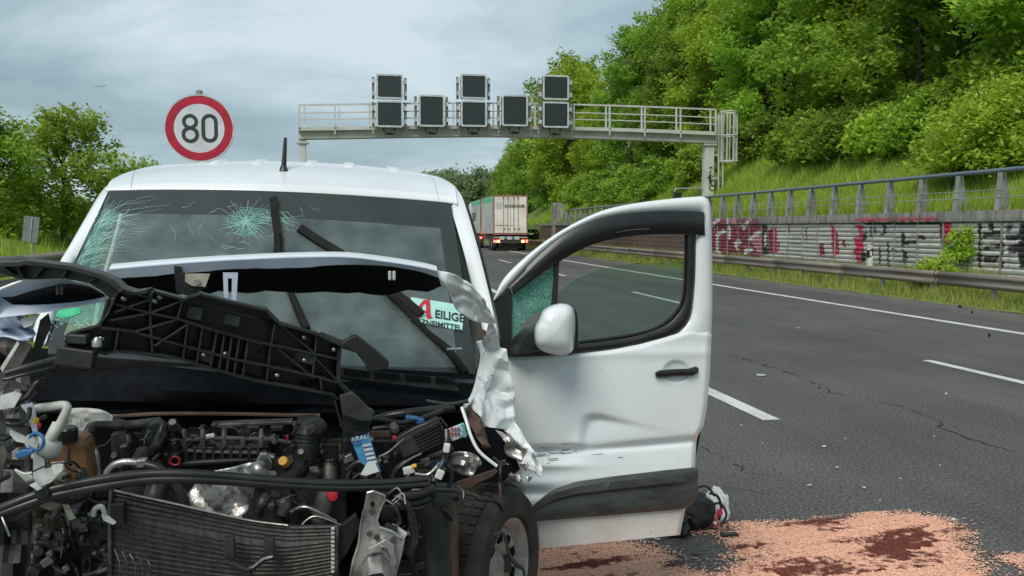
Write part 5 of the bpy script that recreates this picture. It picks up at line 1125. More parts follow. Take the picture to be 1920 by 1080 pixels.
# ---- condenser and cooler
ctop = [(207,918),(260,930),(330,945),(400,961),(470,976),(540,985),(640,983)]
Dc = lambda x: 2.66+.03*math.sin((x-207)/433*math.pi)
cb_ = MB(); xs_ = np.linspace(209, 634, 26)
cb_.grid([[V(x, lerp(interp(ctop, x)+3, 1190, t), Dc(x)) for x in xs_] for t in (0, .33, .66, 1)]); con = cb_.build('condenser', M['fin'], van, smooth=60, solid=.02, thick_off=1)
for k in range(22):
    y0 = 8+k*10.2; rr = []
    for x in xs_:
        ty = interp(ctop, x); y = lerp(ty+y0, 985+y0, .0)*1.0
        y = ty+y0*(1-.0009*(x-207))+(8*math.sin((x-207)/433*math.pi) if k > 3 else 0); rr.append((x, y))
    P = [V(x, y, Dc(x)-.002) for x, y in rr]; t_ = MB(); t_.grid([[p+Vector((0,0,.0026)) for p in P], [p+Vector((0,-.004,0)) for p in P], [p+Vector((0,0,-.0026)) for p in P]]); t_.build('cooling_tube', M['cored'], con, smooth=50)
tu('top_rail', [(x, y, Dc(x)-.004) for x, y in ctop[:6]], 2.2, M['steel'], con); tu('end_tank', [(209,916,2.65),(206,960,2.65),(206,1060,2.65),(206,1180,2.65)], 4, M['dirtmetal'], con, seg=10)
tu('end_tank', [(632,985,2.66),(630,1040,2.66),(626,1190,2.66)], 5, M['dirtmetal'], con, seg=10)
for k in range(11): bxp('tank_tooth', 621, 990+k*8, 627, 994+k*8, 2.645, .01, M['milky'], con, 0, 0)
for pts in ([(419,1010),(438,1010),(441,1050),(420,1050)], [(496,1010),(513,1010),(515,1045),(495,1042)]): pl('clip_block', pts, 2.62, .03, M['plas2'], con, .002)
for p in ([(420,1052,2.60),(440,1058,2.60),(462,1068,2.60),(475,1064,2.60),(495,1048,2.60),(512,1044,2.60)], [(466,1066,2.60),(468,1090,2.60)]): tu('y_bracket', p, 6, M['plas'], con, sm=False)
bxp('dark_block', 208, 945, 232, 985, 2.63, .03, M['plas'], con)
for k in range(5): tu('bent_fin', [(215+k*14,1030+k*4,2.6),(225+k*14,1060,2.58),(222+k*15,1100,2.58)], 1.2, M['cored'], con)
pl('cooler_shroud', [(640,985),(668,965),(678,985),(650,1040),(610,1085),(590,1085),(620,1050)], 2.68, .03, M['plas'], None, .003)
# lower bumper carrier below the frame
b = MB(); b.box(VX-.70, VX+.55, 2.62, 2.72, .34, .46); b.build('bumper_beam', M['steel'], van, bevel=.01)

# ---- right front: crash box bracket, liner, battery, fuse box
br = [(688,924),(700,921),(722,929),(722,938),(712,958),(707,976),(711,988),(737,997),(748,1006),(758,1010),(752,1040),(738,1090),(655,1090),(662,1050),(672,1020),(676,985),(682,955)]
bk = pl('crash_box', br, 2.60, .02, M['steel'], None, .003)
for a, c in zip(br, br[1:]): tu('flange', [(*a, 2.595), (*c, 2.595)], 2.0, M['steel'], bk, sm=False, seg=6)
hx = [(678,1060),(690,1042),(714,1038),(730,1056),(726,1085),(705,1100),(682,1090)]
b = MB(); P0 = [V(x, y, 2.60) for x, y in hx]; cc = sum(P0, Vector())/len(P0); P1 = [cc+(p-cc)*1.02+Vector((0,-.11,-.012)) for p in P0]; P2 = [cc+(p-cc)*.9+Vector((0,-.11,-.012)) for p in P0]; P3 = [cc+(p-cc)*.86+Vector((0,-.01,0)) for p in P0]
b.grid([P0, P1, P2, P3], closed=True); b.build('crash_tube', M['alu'], bk, bevel=.003)
pl('tube_floor', hx, 2.592, .004, M['dirtmetal'], bk)
pl('gusset', [(690,1030),(722,1012),(738,1022),(744,1060),(736,1062),(728,1030),(712,1024),(694,1040)], 2.575, .02, M['steel'], bk, .002)
for x, y in ((693,1001),(738,1012),(698,960),(707,1008)): b = MB(); b.lathe(V(x, y, 2.595), (0,-1,0), [(0,.004),(.008,.004),(.009,0)], 10); b.build('hole_plug', M['dirtmetal'], bk)
bxp('square_hole', 695, 942, 702, 950, 2.592, .006, M['felt'], bk, 0, 0)
b = MB(); rr = []
for y in np.linspace(905, 1230, 9):
    rr.append([V(x, y, 2.84+.10*((x-815)/45)**2*.5-.03*math.cos((x-815)/30)) for x in np.linspace(766, 858, 10)])
b.grid(rr); b.build('wheel_arch_liner', mat('glossy_liner', (.018,.020,.021), .38, col2=(.034,.037,.037), scale=14, bump=.06, bscale=12), van, smooth=60, solid=.004)
bxp('battery', 640, 822, 742, 905, 2.92, .16, M['plas'], None, 3, .01); bxp('battery_label', 692, 808, 732, 822, 2.93, .01, M['brown'], None, 0); 
fb = bxp('fuse_box', 745, 805, 838, 850, 2.80, .08, M['plas'], None, -24, .006)
for k in range(6): bxp('fuse_rib', 775, 806+k*7, 828, 808+k*7, 2.79, .02, M['plas2'], fb, -24, 0)
bxp('fuse_lid', 748, 822, 782, 856, 2.785, .03, M['plas2'], fb, -24, .004); tu('lid_edge', [(744,823,2.78),(780,802,2.78),(826,784,2.78),(838,800,2.78)], 2.5, M['plas2'], fb, sm=False)
fp = bxp('fuse_panel', 842, 798, 874, 824, 2.80, .01, M['shard'], None, -20); bxp('panel_edge', 866, 794, 874, 822, 2.795, .02, mat('teal_edge', (.10,.40,.46), .4, col2=(.08,.3,.36)), fp, -10)
for k in range(8): bxp('fuse', 846+(k % 4)*6, 802+(k//4)*9, 850+(k % 4)*6, 808+(k//4)*9, 2.795, .01, M[['redp','amberplastic','blue','milky'][k % 4]], fp, -20, 0)
bxp('blue_connector', 760, 782, 796, 795, 2.95, .03, M['blue'], None, 12, .006); bxp('red_clip', 736, 818, 744, 828, 2.85, .02, M['redp'], None)
b = MB(); b.lathe(V(624, 928, 2.80), (0,-1,0), [(0,.02),(.014,.018),(.019,.006),(.016,-.02)], 14); b.build('red_cap', M['redp'], van, smooth=40)
for pts, r_, mm in (([(690,790,3.1),(730,780,3.05),(780,772,3.05),(850,765,3.1)], 8, 'rub'), ([(700,805,3.0),(745,800,2.98),(790,806,2.98)], 6, 'rub'), ([(640,792,3.05),(700,786,3.0),(760,792,2.95),(830,770,3.0)], 5, 'rub'), ([(800,752,3.15),(840,758,3.1),(878,752,3.1)], 4, 'plas2'),
        ([(838,806,2.78),(838,830,2.76),(832,860,2.76),(822,885,2.74),(812,905,2.72)], 6, 'rub'), ([(836,870,2.76),(846,885,2.76),(845,905,2.76),(836,918,2.76)], 4, 'rub'), ([(822,870,2.72),(812,882,2.72),(800,890,2.72),(778,888,2.72)], 3, 'alu'), ([(790,850,2.8),(770,860,2.8),(745,880,2.8),(735,900,2.8)], 7, 'rub'),
        ([(800,858,2.82),(830,850,2.8),(850,840,2.8)], 8, 'rub'), ([(740,928,2.68),(760,940,2.66),(772,970,2.66),(776,1010,2.66),(765,1040,2.66)], 8, 'rub'), ([(720,935,2.66),(740,950,2.64),(750,975,2.64)], 4, 'rub'), ([(728,925,2.66),(745,915,2.65),(752,930,2.64),(738,945,2.64)], 1.6, 'steel'), ([(735,940,2.66),(755,925,2.64),(760,945,2.63)], 1.2, 'milky'),
        ([(690,812,2.74),(700,850,2.70),(712,890,2.68),(735,925,2.66)], 2, 'rub'), ([(812,918,2.7),(850,920,2.75),(885,926,2.85),(900,935,2.9),(930,940,2.95),(942,955,2.97)], 5, 'rub'), ([(650,880,2.84),(672,866,2.82),(690,870,2.82),(700,885,2.82)], 4, 'dirtmetal'), ([(758,930,2.66),(790,925,2.66),(812,915,2.68)], 9, 'rub'), ([(760,945,2.68),(785,940,2.68),(808,932,2.7)], 8, 'plas2'), ([(768,955,2.68),(790,952,2.68),(806,945,2.7)], 6, 'rub'),
        ([(925,858,3.0),(936,870,2.98),(938,890,2.96),(937,905,2.96)], 3, 'rub'), ([(937,905,2.96),(938,925,2.96),(937,941,2.96)], [3,2.5,1], 'brown')): tu('cable', pts, r_, M[mm])
for x0, y0, x1, y1, D, rot, mm in ((832,832,844,850,2.74,10,'shard'), (818,882,832,900,2.70,25,'shard'), (756,876,778,890,2.72,-12,'milky'), (772,872,782,878,2.71,-10,'yellow'), (820,868,826,876,2.71,0,'blue'), (720,985,745,1000,2.62,30,'plas2'), (725,990,760,1020,2.64,35,'milky'), (715,955,740,985,2.66,-25,'plas'), (772,915,800,930,2.72,0,'milky'), (690,905,712,918,2.74,0,'milky'), (760,1010,775,1030,2.66,10,'plas')): bxp('connector', x0, y0, x1, y1, D, .02, M[mm], None, rot)
# bent inner wing and torn sheet metal at the corner
crumple('strut_tower', [((838,850),(790,882)), ((868,846),(840,884)), ((888,852),(870,890)), ((898,866),(880,888))], 2.92, M['steel'], van, .035, 5, 5, 21, fr=12)
tu('wing_flange', [(866,764,3.05),(874,788,3.0),(884,820,2.97),(900,848,2.95),(932,874,2.94)], 3.2, M['crumple'], van, seg=8, flat=.7)
crumple('wing_inner', [((872,768),(886,762)), ((880,790),(905,790)), ((890,820),(914,815)), ((902,842),(916,838))], 3.08, M['brown'], van, .03, 4, 4, 77)
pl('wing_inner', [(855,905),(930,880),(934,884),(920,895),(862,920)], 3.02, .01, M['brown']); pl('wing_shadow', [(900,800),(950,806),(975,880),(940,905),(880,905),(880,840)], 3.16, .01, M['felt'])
tu('pillar_edge', [(898,640,3.3),(905,665,3.3),(900,700,3.28),(888,740,3.22),(872,762,3.15)], [6,5,6,5,4], M['crumple'], van)
for pts, mm in (([(896,612),(914,622),(918,655),(908,690),(896,690),(900,650)], 'brown'), ([(893,690),(904,690),(896,735),(884,742)], 'dirtmetal')): pl('pillar_inner', pts, 3.34, .01, M[mm])
for k in range(9): x, y = 903+random.uniform(-4, 8), 632+k*9; pl('torn_flap', [(x, y), (x+random.uniform(5, 11), y+random.uniform(-3, 3)), (x+random.uniform(2, 8), y+random.uniform(6, 11))], 3.31, .003, M[random.choice(['crumple', 'shard', 'steel'])])
crumple('front_wing', [((906,645),(942,655)), ((900,690),(952,692)), ((890,728),(966,738)), ((878,757),(968,785)), ((893,784),(982,812)), ((922,803),(994,836)), ((946,810),(1006,856))], lambda t: 3.30-.16*t, M['crumple'], van, .030, 12, 24, 31, .003, 9)
crumple('front_wing', [((948,806),(1002,852)), ((962,830),(1010,862)), ((973,852),(1019,873)), ((978,870),(1019,886)), ((990,880),(1010,892))], lambda t: 3.14-.05*t, M['crumple'], van, .035, 10, 14, 37, .003, 14)
crumple('torn_wing_lip', [((930,806),(936,812)), ((944,812),(948,850)), ((962,826),(968,862)), ((985,840),(975,866))], 3.12, M['steel'], van, .03, 6, 6, 41)
for k in range(9):
    x, y = random.uniform(936, 985), random.uniform(858, 900); s_ = random.uniform(8, 18)
    crumple('torn_flap', [((x, y), (x+s_*.4, y+s_*.8)), ((x+s_*.5, y-s_*.3), (x+s_, y+s_*.4)), ((x+s_, y+random.uniform(-6, 6)), (x+s_*1.3, y+s_*.3))], 3.05, M[random.choice(['crumple', 'steel', 'steel'])], van, .03, 4, 4, k*3+50, .002, 20)

# ---- front wheel, steered out, rim bent
wn = Vector((.836,-.548,0)).normalized(); wc = V(918, 1079, 3.27); wc.z = .322; wc -= wn*.12
b = MB(); b.lathe(wc, wn, [(.20,.03),(.215,.0),(.25,-.01),(.295,.0),(.316,.025),(.322,.06),(.324,.1),(.322,.14),(.316,.175),(.295,.205),(.25,.215),(.215,.205),(.20,.18)], 56); fw = b.build('front_wheel', M['tyre'], van, smooth=35)
b = MB()
for k in range(56):
    a = k*2*math.pi/56; u = Vector((0,0,1)); t = wn.cross(u); rd = u*math.cos(a)+t*math.sin(a); tn = -u*math.sin(a)+t*math.cos(a)
    for h in (.055, .1, .145): b.obox(wc+wn*h+rd*.3235, wn*.018, tn*.0135, rd*.004)
o = b.build('tread', M['tyre'], fw); o['kind'] = 'stuff'
b = MB(); b.lathe(wc+wn*.0, wn, [(.0,.155),(.06,.155),(.075,.14),(.10,.15),(.145,.165),(.165,.15),(.175,.17),(.196,.185),(.205,.195),(.20,.06)], 40); rim = b.build('rim', M['rimgrey'], fw, smooth=35)
b = MB()
for k in range(10):
    a = k*2*math.pi/10; u = Vector((0,0,1)); t = wn.cross(u); rd = u*math.cos(a)+t*math.sin(a); tn = -u*math.sin(a)+t*math.cos(a); b.obox(wc+wn*.162+rd*.128, wn*.004, tn*.018, rd*.013)
b.build('rim_slots', M['felt'], fw)
tu('torn_sidewall', [(905,1010,3.10),(925,1003,3.08),(942,1000,3.08),(948,1012,3.08),(955,1040,3.08),(968,1058,3.08),(980,1066,3.08),(984,1080,3.08)], [3,4,4,3,4,5,4,3], M['tyre'], fw)
# other wheels, mostly out of sight
for X, D in ((.56, 6.35), (VX-.80, 6.35), (VX-.80, 3.27)):
    b = MB(); b.lathe(Vector((X-.1, D, .322)), (1,0,0), [(.20,.0),(.25,-.01),(.31,.01),(.324,.05),(.324,.16),(.31,.19),(.25,.205),(.20,.2)], 36); q = b.build('wheel', M['tyre'], van, smooth=35)
    b = MB(); b.lathe(Vector((X-.1, D, .322)), (1,0,0), [(.2,.02),(.1,.04),(.0,.06),(.0,.14),(.1,.16),(.2,.18)], 24); b.build('rim', M['steel'], q, smooth=35)

# ---- driver door, swung fully open
DPo = Vector((.617, 3.50, 0)); DPd = Vector((.998, .06, 0)).normalized(); DPn = Vector((.06, -.998, 0)).normalized()
def DQ(x, y, off=0.0):
    r = ray(x, y); t = (DPo+DPn*off-CAMP).dot(DPn)/r.dot(DPn); return CAMP+r*t
gs = lambda x, y, cx, cy, sx, sy: math.exp(-((x-cx)/sx)**2-((y-cy)/sy)**2)
def door_off(x, y):
    o = .012*math.sin(math.pi*min(1, max(0, (y-640)/330)))
    cr_ = 842-(x-1060)*.09                                     # pressed line along the door
    st = 1/(1+math.exp(-(y-cr_)/2.6)); o += .016*(1-st)*min(1, max(0, (x-1070)/120)); o -= .010*math.exp(-((y-cr_-6)/6)**2)*min(1, max(0, (x-1070)/60))
    if y > cr_: o += .020*min(1, (y-cr_)/60)*min(1, max(0, (x-960)/120))
    ge = 1/(1+math.exp(-(y-(838-(x-1040)*.03))/2.2))*math.exp(-((y-838)/24)**2)*(1/(1+math.exp((x-1092)/7))); o -= .034*ge; o += .014*gs(x, y, 1030, 872, 60, 8)  # long gouge
    sg = lambda q: 1/(1+math.exp(-max(-40, min(40, q)))); o -= .052*sg((x-1098-(y-800)*-.35)/4.5)*math.exp(-max(0, x-1098)/55)*sg((y-(781+max(0, x-1125)*.22))/2.4)*math.exp(-max(0, y-781)/34)   # fist-sized dent above the line
    o += .012*gs(x, y, 1085, 838, 16, 24)
    o -= .022*gs(x, y, 985, 925, 40, 9); o += .010*gs(x, y, 1000, 905, 50, 10)
    o -= .013*max(0, 1-((x-1268)/25)**2-((y-697)/21)**2)**.5                       # hollow behind the handle
    o += .004*math.exp(-((y-662)/10)**2)
    return o
door = None
tl_ = [(943,668),(1000,668),(1085,661.5),(1150,655),(1200,645.5),(1262,628),(1296,616),(1334,622)]
lf = [(668,943),(720,949),(800,957),(850,966),(900,972),(950,981),(980,990),(1030,1000)]
rt_ = [(622,1334.5),(700,1331),(760,1326),(800,1319),(818,1308),(830,1305.5),(876,1303),(930,1292),(955,1285),(1003,1275)]
b = MB(); NU, NV = 120, 130; rows = []; ys = []
for j in range(NV+1):
    v = j/NV; r_ = []
    for i in range(NU+1):
        u = i/NU
        xt = lerp(943, 1334, u); yt = interp(tl_, xt); yb = lerp(1030, 1003, u)
        y = lerp(yt, yb, v); xl = interp(lf, y); xr = interp(rt_, y); x = lerp(xl, xr, u)
        off = door_off(x, y); off -= .018*max(0, 1-u/.02)+.022*max(0, 1-(1-u)/.02)+.012*max(0, 1-v/.02)
        r_.append(DQ(x, y, off)); ys.append((x, y))
    rows.append(r_)
b.grid(rows)
for i in range(NV):
    for j in range(NU):
        x, y = ys[i*(NU+1)+j]
        if y > lerp(979, 955, (x-990)/294)-4: b.m[i*NU+j] = 1
door = b.build('front_door', [M['paint_door'], M['sill']], van, smooth=50)
O_ = [(925,562),(944,523),(985,482),(1040,440),(1100,407),(1150,389),(1220,377),(1300,369),(1324,371),(1333,392),(1335,450),(1336,545),(1335.5,590),(1334,628)]
I_ = [(929,562),(959,534),(1000,490),(1050,449),(1102,421),(1152,406),(1222,399),(1300,397),(1317,402),(1318,424),(1304,452),(1301,545),(1293,598),(1262,630)]
so = smooth_path([Vector((x, y, 0)) for x, y in O_], 4); si = smooth_path([Vector((x, y, 0)) for x, y in I_], 4); rr = []
for a, c in zip(so, si):
    rr.append([DQ(a.x, a.y, -.05), DQ(a.x, a.y, -.008)]+[DQ(*lerp(a, c, q).xy, .012*math.sin(math.pi*min(1, q*1.1))+.002) for q in (.15, .35, .6, .85)]+[DQ(c.x, c.y, -.004), DQ(c.x, c.y, -.05)])
MB().grid(rr).build('window_frame', M['paint_door'], door, smooth=45)
def dp(name, pts, off, th, m, par=None, bev=0, smooth=None):
    b = MB(); b.prism([DQ(x, y, off) for x, y in pts], -DPn*th); return b.build(name, m, par or door, bevel=bev, smooth=smooth)
inner = [(950,690),(1262,650),(1325,650),(1316,800),(1300,880),(1270,995),(1005,1020),(975,900)]
dp('inner_trim', inner, -.055, .03, M['plas'])
def dstrip(name, A_, B_, off, bulge, m, par=None, n=4):
    A_ = smooth_path([Vector((x, y, 0)) for x, y in A_], 4); B_ = smooth_path([Vector((x, y, 0)) for x, y in B_], 4); rr = []
    for a, c in zip(A_, B_): rr.append([DQ(a.x, a.y, off-.03)]+[DQ(*lerp(a, c, k/n).xy, off+bulge*math.sin(math.pi*(.12+.76*k/n))) for k in range(n+1)]+[DQ(c.x, c.y, off-.03)])
    return MB().grid(rr).build(name, m, par or door, smooth=50)
dstrip('window_seal', [(1305,440),(1304,500),(1301,548),(1292,600),(1262,629),(1200,646),(1150,656),(1085,662),(1010,668),(944,669)], [(1289,440),(1288,500),(1286,546),(1278,578),(1252,608),(1200,628),(1150,637),(1085,645),(1010,652),(948,658)], -.004, .016, M['rub'])
dstrip('inner_run_channel', [(1290,440),(1289,500),(1287,546),(1279,578),(1253,608),(1200,629),(1085,646)], [(1283,440),(1282,500),(1280,545),(1272,572),(1246,600),(1198,622),(1085,639)], -.02, .006, M['plas'])
dstrip('wind_deflector', [(956,532),(1000,488),(1050,446),(1100,420),(1150,405),(1220,397),(1290,396),(1320,398)], [(962,553),(1005,521),(1050,490),(1100,463),(1150,448),(1200,441),(1262,439),(1322,441)], .010, .026, mat('dark_acrylic', (.010,.012,.013), .33, col2=(.016,.018,.018), scale=4))
tu('deflector_line', [(1155,436,3.46),(1185,431,3.46),(1218,429,3.46)], .9, M['dirtmetal'], door)
dp('divider_bar', [(1041,497),(1049,491),(1042,640),(1032,640)], .004, .03, M['rub'], None, .003)
dp('front_trim', [(926,562),(957,541),(961,553),(960,640),(968,640),(990,616),(1003,608),(1008,664),(944,669)], .0, .03, M['plas'], None, .003)
dp('quarter_glass', [(961,553),(1040,497),(1033,572),(1022,598),(1008,585),(994,592),(978,610),(972,628),(961,646)], -.012, .004, M['shatter'])
dp('door_glass', [(1041,552),(1062,534),(1085,519),(1120,506),(1165,497),(1220,493),(1284,491),(1284,548),(1276,575),(1250,602),(1200,624),(1150,634),(1085,641),(1036,644)], -.022, .004, M['sideglass'])
cl = [(984,966),(1000,947),(1020,930),(1042,915),(1080,902),(1150,892),(1250,880),(1303,875),(1309,879),(1310,915),(1307,938),(1284,955),(1200,962),(1100,970),(991,979),(984,975)]
def cl_off(x, y): return .022
rows = []
for t in np.linspace(0, 1, 34):
    x = lerp(985, 1309, t); yt = interp([(984,966),(1000,947),(1020,930),(1042,915),(1080,902),(1150,892),(1250,880),(1303,875),(1310,879)], x); yb = interp([(984,975),(991,979),(1100,970),(1200,962),(1284,955),(1307,938),(1310,920)], x)
    gr_ = min(1, t*6, (1-t)*10)
    bo = .022
    rows.append([DQ(x, yt, .0), DQ(x, lerp(yt, yb, .02), bo+.018)]+[DQ(x, lerp(yt, yb, q), bo+.024+gr_*h) for q, h in ((.15,.008), (.34,.010), (.40,-.004), (.5,-.002), (.72,.004), (.9,.002))]+[DQ(x, lerp(yt, yb, .985), bo+.014), DQ(x, yb, 0)])
b = MB().grid(rows); b.build('side_cladding', M['clad'], door, smooth=35)
# scrapes on the white paint around the gouge
for k in range(26):
    x, y = random.gauss(1030, 38), random.gauss(852, 7); l = random.uniform(5, 26); o = door_off(x, y)+.002
    b = MB(); b.add([DQ(x, y, o), DQ(x+l, y-l*.1, door_off(x+l, y-l*.1)+.002), DQ(x+l*.9, y-l*.1+.9, door_off(x+l, y)+.002), DQ(x+l*.1, y+random.uniform(.4, 1.4), o)], [(0,1,2,3)]); b.build('scratch', M[random.choice(['dirtmetal', 'brown', 'steel'])], door)
# mirror
mo = [(1010,600),(1017,584),(1030,574),(1048,569),(1066,571),(1076,580),(1079,600),(1078,630),(1075,655),(1066,664),(1045,666),(1020,660),(1006,650),(1002,632),(1003,614)]
mo = [(v.x, v.y) for v in smooth_path([Vector((x, y, 0)) for x, y in mo+[mo[0]]], 3)[:-1]]; mcx, mcy = 1043, 620
b = MB(); rr = []
for off, s_ in ((.06,.90),(.09,.985),(.13,1.0),(.17,.97),(.20,.90),(.22,.78),(.235,.6),(.243,.36),(.246,.05)): rr.append([DQ(mcx+(x-mcx)*s_, mcy+(y-mcy)*s_, off) for x, y in mo])
b.grid(rr, closed=True); b.f.append([len(b.v)-1-k for k in range(len(mo))]); b.m.append(0); mir = b.build('door_mirror', M['paint_w'], door, smooth=60)
b = MB(); ro = [(1062,571),(1074,573),(1082,584),(1085,606),(1085,645),(1081,660),(1070,667),(1060,666)]; 
b.prism([DQ(x, y, .10) for x, y in ro], -DPn*.06); b.build('mirror_rim', M['rub'], mir, bevel=.006)
b = MB(); b.prism([DQ(mcx+(x-mcx)*.9, mcy+(y-mcy)*.9, .058) for x, y in mo], -DPn*.006); b.build('mirror_glass', mat('mirror_silver', (.8,.8,.8), .05, 1, col2=(.78,.78,.78)), mir)
b = MB(); P1 = [(945,667),(950,652),(966,630),(984,614),(1000,608),(1008,625),(1006,662)]; P2 = [(972,664),(974,652),(982,636),(994,624),(1008,620),(1016,630),(1016,656)]
b.grid([[DQ(x, y, .0) for x, y in P1], [DQ(*lerp(Vector(p), Vector(q), .4), .05) for p, q in zip(P1, P2)], [DQ(x, y, .10) for x, y in P2]], closed=True); b.f.append([14+k for k in range(7)]); b.m.append(0); b.build('mirror_arm', M['rub'], mir, smooth=45)
# handle
hd_ = [(1228,699),(1236,694),(1262,692),(1290,691),(1304,687),(1310,690),(1309,699),(1298,705),(1262,706),(1238,709),(1229,706)]
b = MB(); b.grid([[DQ(x, y, .004) for x, y in hd_], [DQ(x, y, .034) for x, y in hd_], [DQ(1268+(x-1268)*.96, 699+(y-699)*.7, .042) for x, y in hd_], [DQ(1268+(x-1268)*.5, 699+(y-699)*.1, .044) for x, y in hd_]], closed=True); hh = b.build('door_handle', M['rub'], door, smooth=45)
b = MB(); b.lathe(DQ(1301, 696, .045), DPn, [(0,.002),(.007,.002),(.008,-.004)], 12); b.build('key_cylinder', M['plas2'], hh)
for y in (720, 900): b = MB(); c = DQ(955, y, -.06); b.obox(c+Vector((-.06,.02,0)), (.07,0,0), (0,.015,0), (0,0,.04)); b.build('hinge', M['steel'], door, bevel=.006)

crumple('left_wing', [((-30,640),(40,690)), ((-30,720),(62,735)), ((-30,800),(58,800)), ((-30,900),(62,900)), ((-30,1000),(60,1000)), ((-30,1130),(55,1130))], 2.86, M['plas2'], van, .06, 5, 8, 91, .004, 6)
crumple('left_wing', [((-40,598),(20,600)), ((-40,640),(36,640)), ((-40,690),(30,700))], 2.92, mat('grimy_wing', (.20,.185,.165), .7, col2=(.10,.09,.08), scale=9), van, .05, 5, 6, 95, .004, 7)
crumple('headlamp_shell', [((60,930),(120,945)), ((62,980),(130,985)), ((58,1040),(140,1040)), ((70,1110),(150,1110))], 2.74, M['plas'], van, .05, 5, 7, 97, .004, 9)
crumple('headlamp_shell', [((130,960),(205,968)), ((140,1010),(206,1010)), ((150,1060),(206,1060)), ((150,1120),(206,1120))], 2.78, M['plas2'], van, .04, 5, 7, 99, .004, 9)
# loose harness and small fittings through the bay
random.seed(23)
kinds_ = ['dirtmetal', 'plas', 'plas2', 'rub', 'dirtmetal', 'plas', 'dirtmetal', 'steel']
def clutter(n_, x0, x1, y0, y1, d0, d1, par):
    for _ in range(n_):
        x, y, D = random.uniform(x0, x1), random.uniform(y0, y1), random.uniform(d0, d1); k_ = random.random(); mm = M[random.choice(kinds_)]
        if k_ < .42:
            w_, h_ = random.uniform(5, 22), random.uniform(4, 15); bxp('fitting', x-w_/2, y-h_/2, x+w_/2, y+h_/2, D, random.uniform(.015, .05), mm, par, random.uniform(-35, 35), .003)
        elif k_ < .80:
            a = random.uniform(-.6, .6)+(1.57 if random.random() < .35 else 0); l = random.uniform(18, 60); p = [(x, y, D)]
            for _k in range(3): a += random.uniform(-.7, .7); q = p[-1]; p.append((q[0]+math.cos(a)*l/3, q[1]+math.sin(a)*l/3, q[2]+random.uniform(-.015, .015)))
            tu('wiring', p, random.choice([1.2, 1.6, 2.2, 3.5, 5]), M[random.choice(['rub', 'plas', 'plas2', 'dirtmetal'])], par, 4, 6)
        else:
            r_ = random.uniform(.006, .017); MB().lathe(V(x, y, D), (random.uniform(-.5, .5), -1, random.uniform(-.2, .8)), [(0,.02),(r_*.7,.02),(r_,.012),(r_,-.02)], 10).build('fitting', mm, par or van, smooth=40)
clutter(46, 205, 330, 792, 905, 2.88, 3.05, engine); clutter(50, 480, 640, 800, 985, 2.86, 3.02, engine); clutter(26, 330, 520, 798, 830, 2.97, 3.08, engine)
clutter(26, 640, 760, 800, 960, 2.80, 2.92, None); clutter(30, 60, 205, 880, 1000, 2.60, 2.74, None); clutter(24, 700, 860, 850, 960, 2.68, 2.82, None); clutter(20, 700, 790, 960, 1075, 2.66, 2.76, None); clutter(16, 0, 70, 740, 900, 2.56, 2.7, None)
clutter(24, 60, 206, 990, 1080, 2.62, 2.72, None)

# ================================================================== SMALL THINGS
# service tag hanging in the engine bay
tg = empty('service_tag', V(685, 850, 2.70), 'blue and white service tag hanging by the battery', 'tag')
TQ = [(657,822),(692,815),(712,876),(676,868)]
b = MB(); b.prism([V(x, y, 2.69) for x, y in [(657,822),(692,815),(714,884),(700,885),(675,866)]], (0,.002,0)); b.build('card', mat('tag_blue', (.06,.26,.46), .45, col2=(.05,.21,.38), scale=20), tg)
for k in range(5):
    y = 834+k*8; x = 679+k*2.6; b = MB(); b.prism([V(a, c, 2.686) for a, c in ((x,y),(x+16,y-3),(x+17.5,y+1.5),(x+1.5,y+4.5))], (0,.001,0)); b.build('white_field', M['shard'], tg)
b = MB(); b.prism([V(a, c, 2.686) for a, c in ((658,823),(674,820),(677,832),(668,836),(660,832))], (0,.001,0)); b.build('emblem', mat('emblem_blue', (.03,.10,.24), .5, col2=(.04,.12,.28), scale=30), tg)
text('ARAL', .020, V(659, 829, 2.684), (1,0,.2), (-.2,0,1), M['shard'], 'lettering', tg, extrude=.0003)
pl('torn_corner', [(688,868),(703,866),(711,884),(686,892),(676,890)], 2.68, .002, M['shard'], tg)

# orange oil binder strewn on the road
GP = [[(960,1045),(1010,1034),(1100,1024),(1180,1018),(1212,1024),(1236,1046),(1262,1070),(1330,1084),(1392,1070),(1402,1045),(1374,1015),(1368,1003),(1400,990),(1480,984),(1570,978),(1620,962),(1690,964),(1765,976),(1800,996),(1785,1024),(1815,1042),(1830,1070),(1830,1110),(1700,1180),(1300,1210),(940,1210)],
      [(1370,984),(1440,980),(1420,992),(1385,993)], [(1885,1052),(1925,1040),(1990,1050),(1960,1070),(1900,1062)], [(1290,986),(1330,990),(1310,994)]]
GPw = [[(G(x, y).x, G(x, y).y) for x, y in P] for P in GP]
xs0 = min(p[0] for P in GPw for p in P); xs1 = max(p[0] for P in GPw for p in P); ys0 = min(p[1] for P in GPw for p in P); ys1 = max(p[1] for P in GPw for p in P)
st = .0054; pos = []; tint = []
wet = [G(x, y) for x, y in ((1400,1070),(1560,1035),(1720,985),(1760,1015),(1640,1075),(1500,1090))]; wetp = [(p.x, p.y) for p in wet]
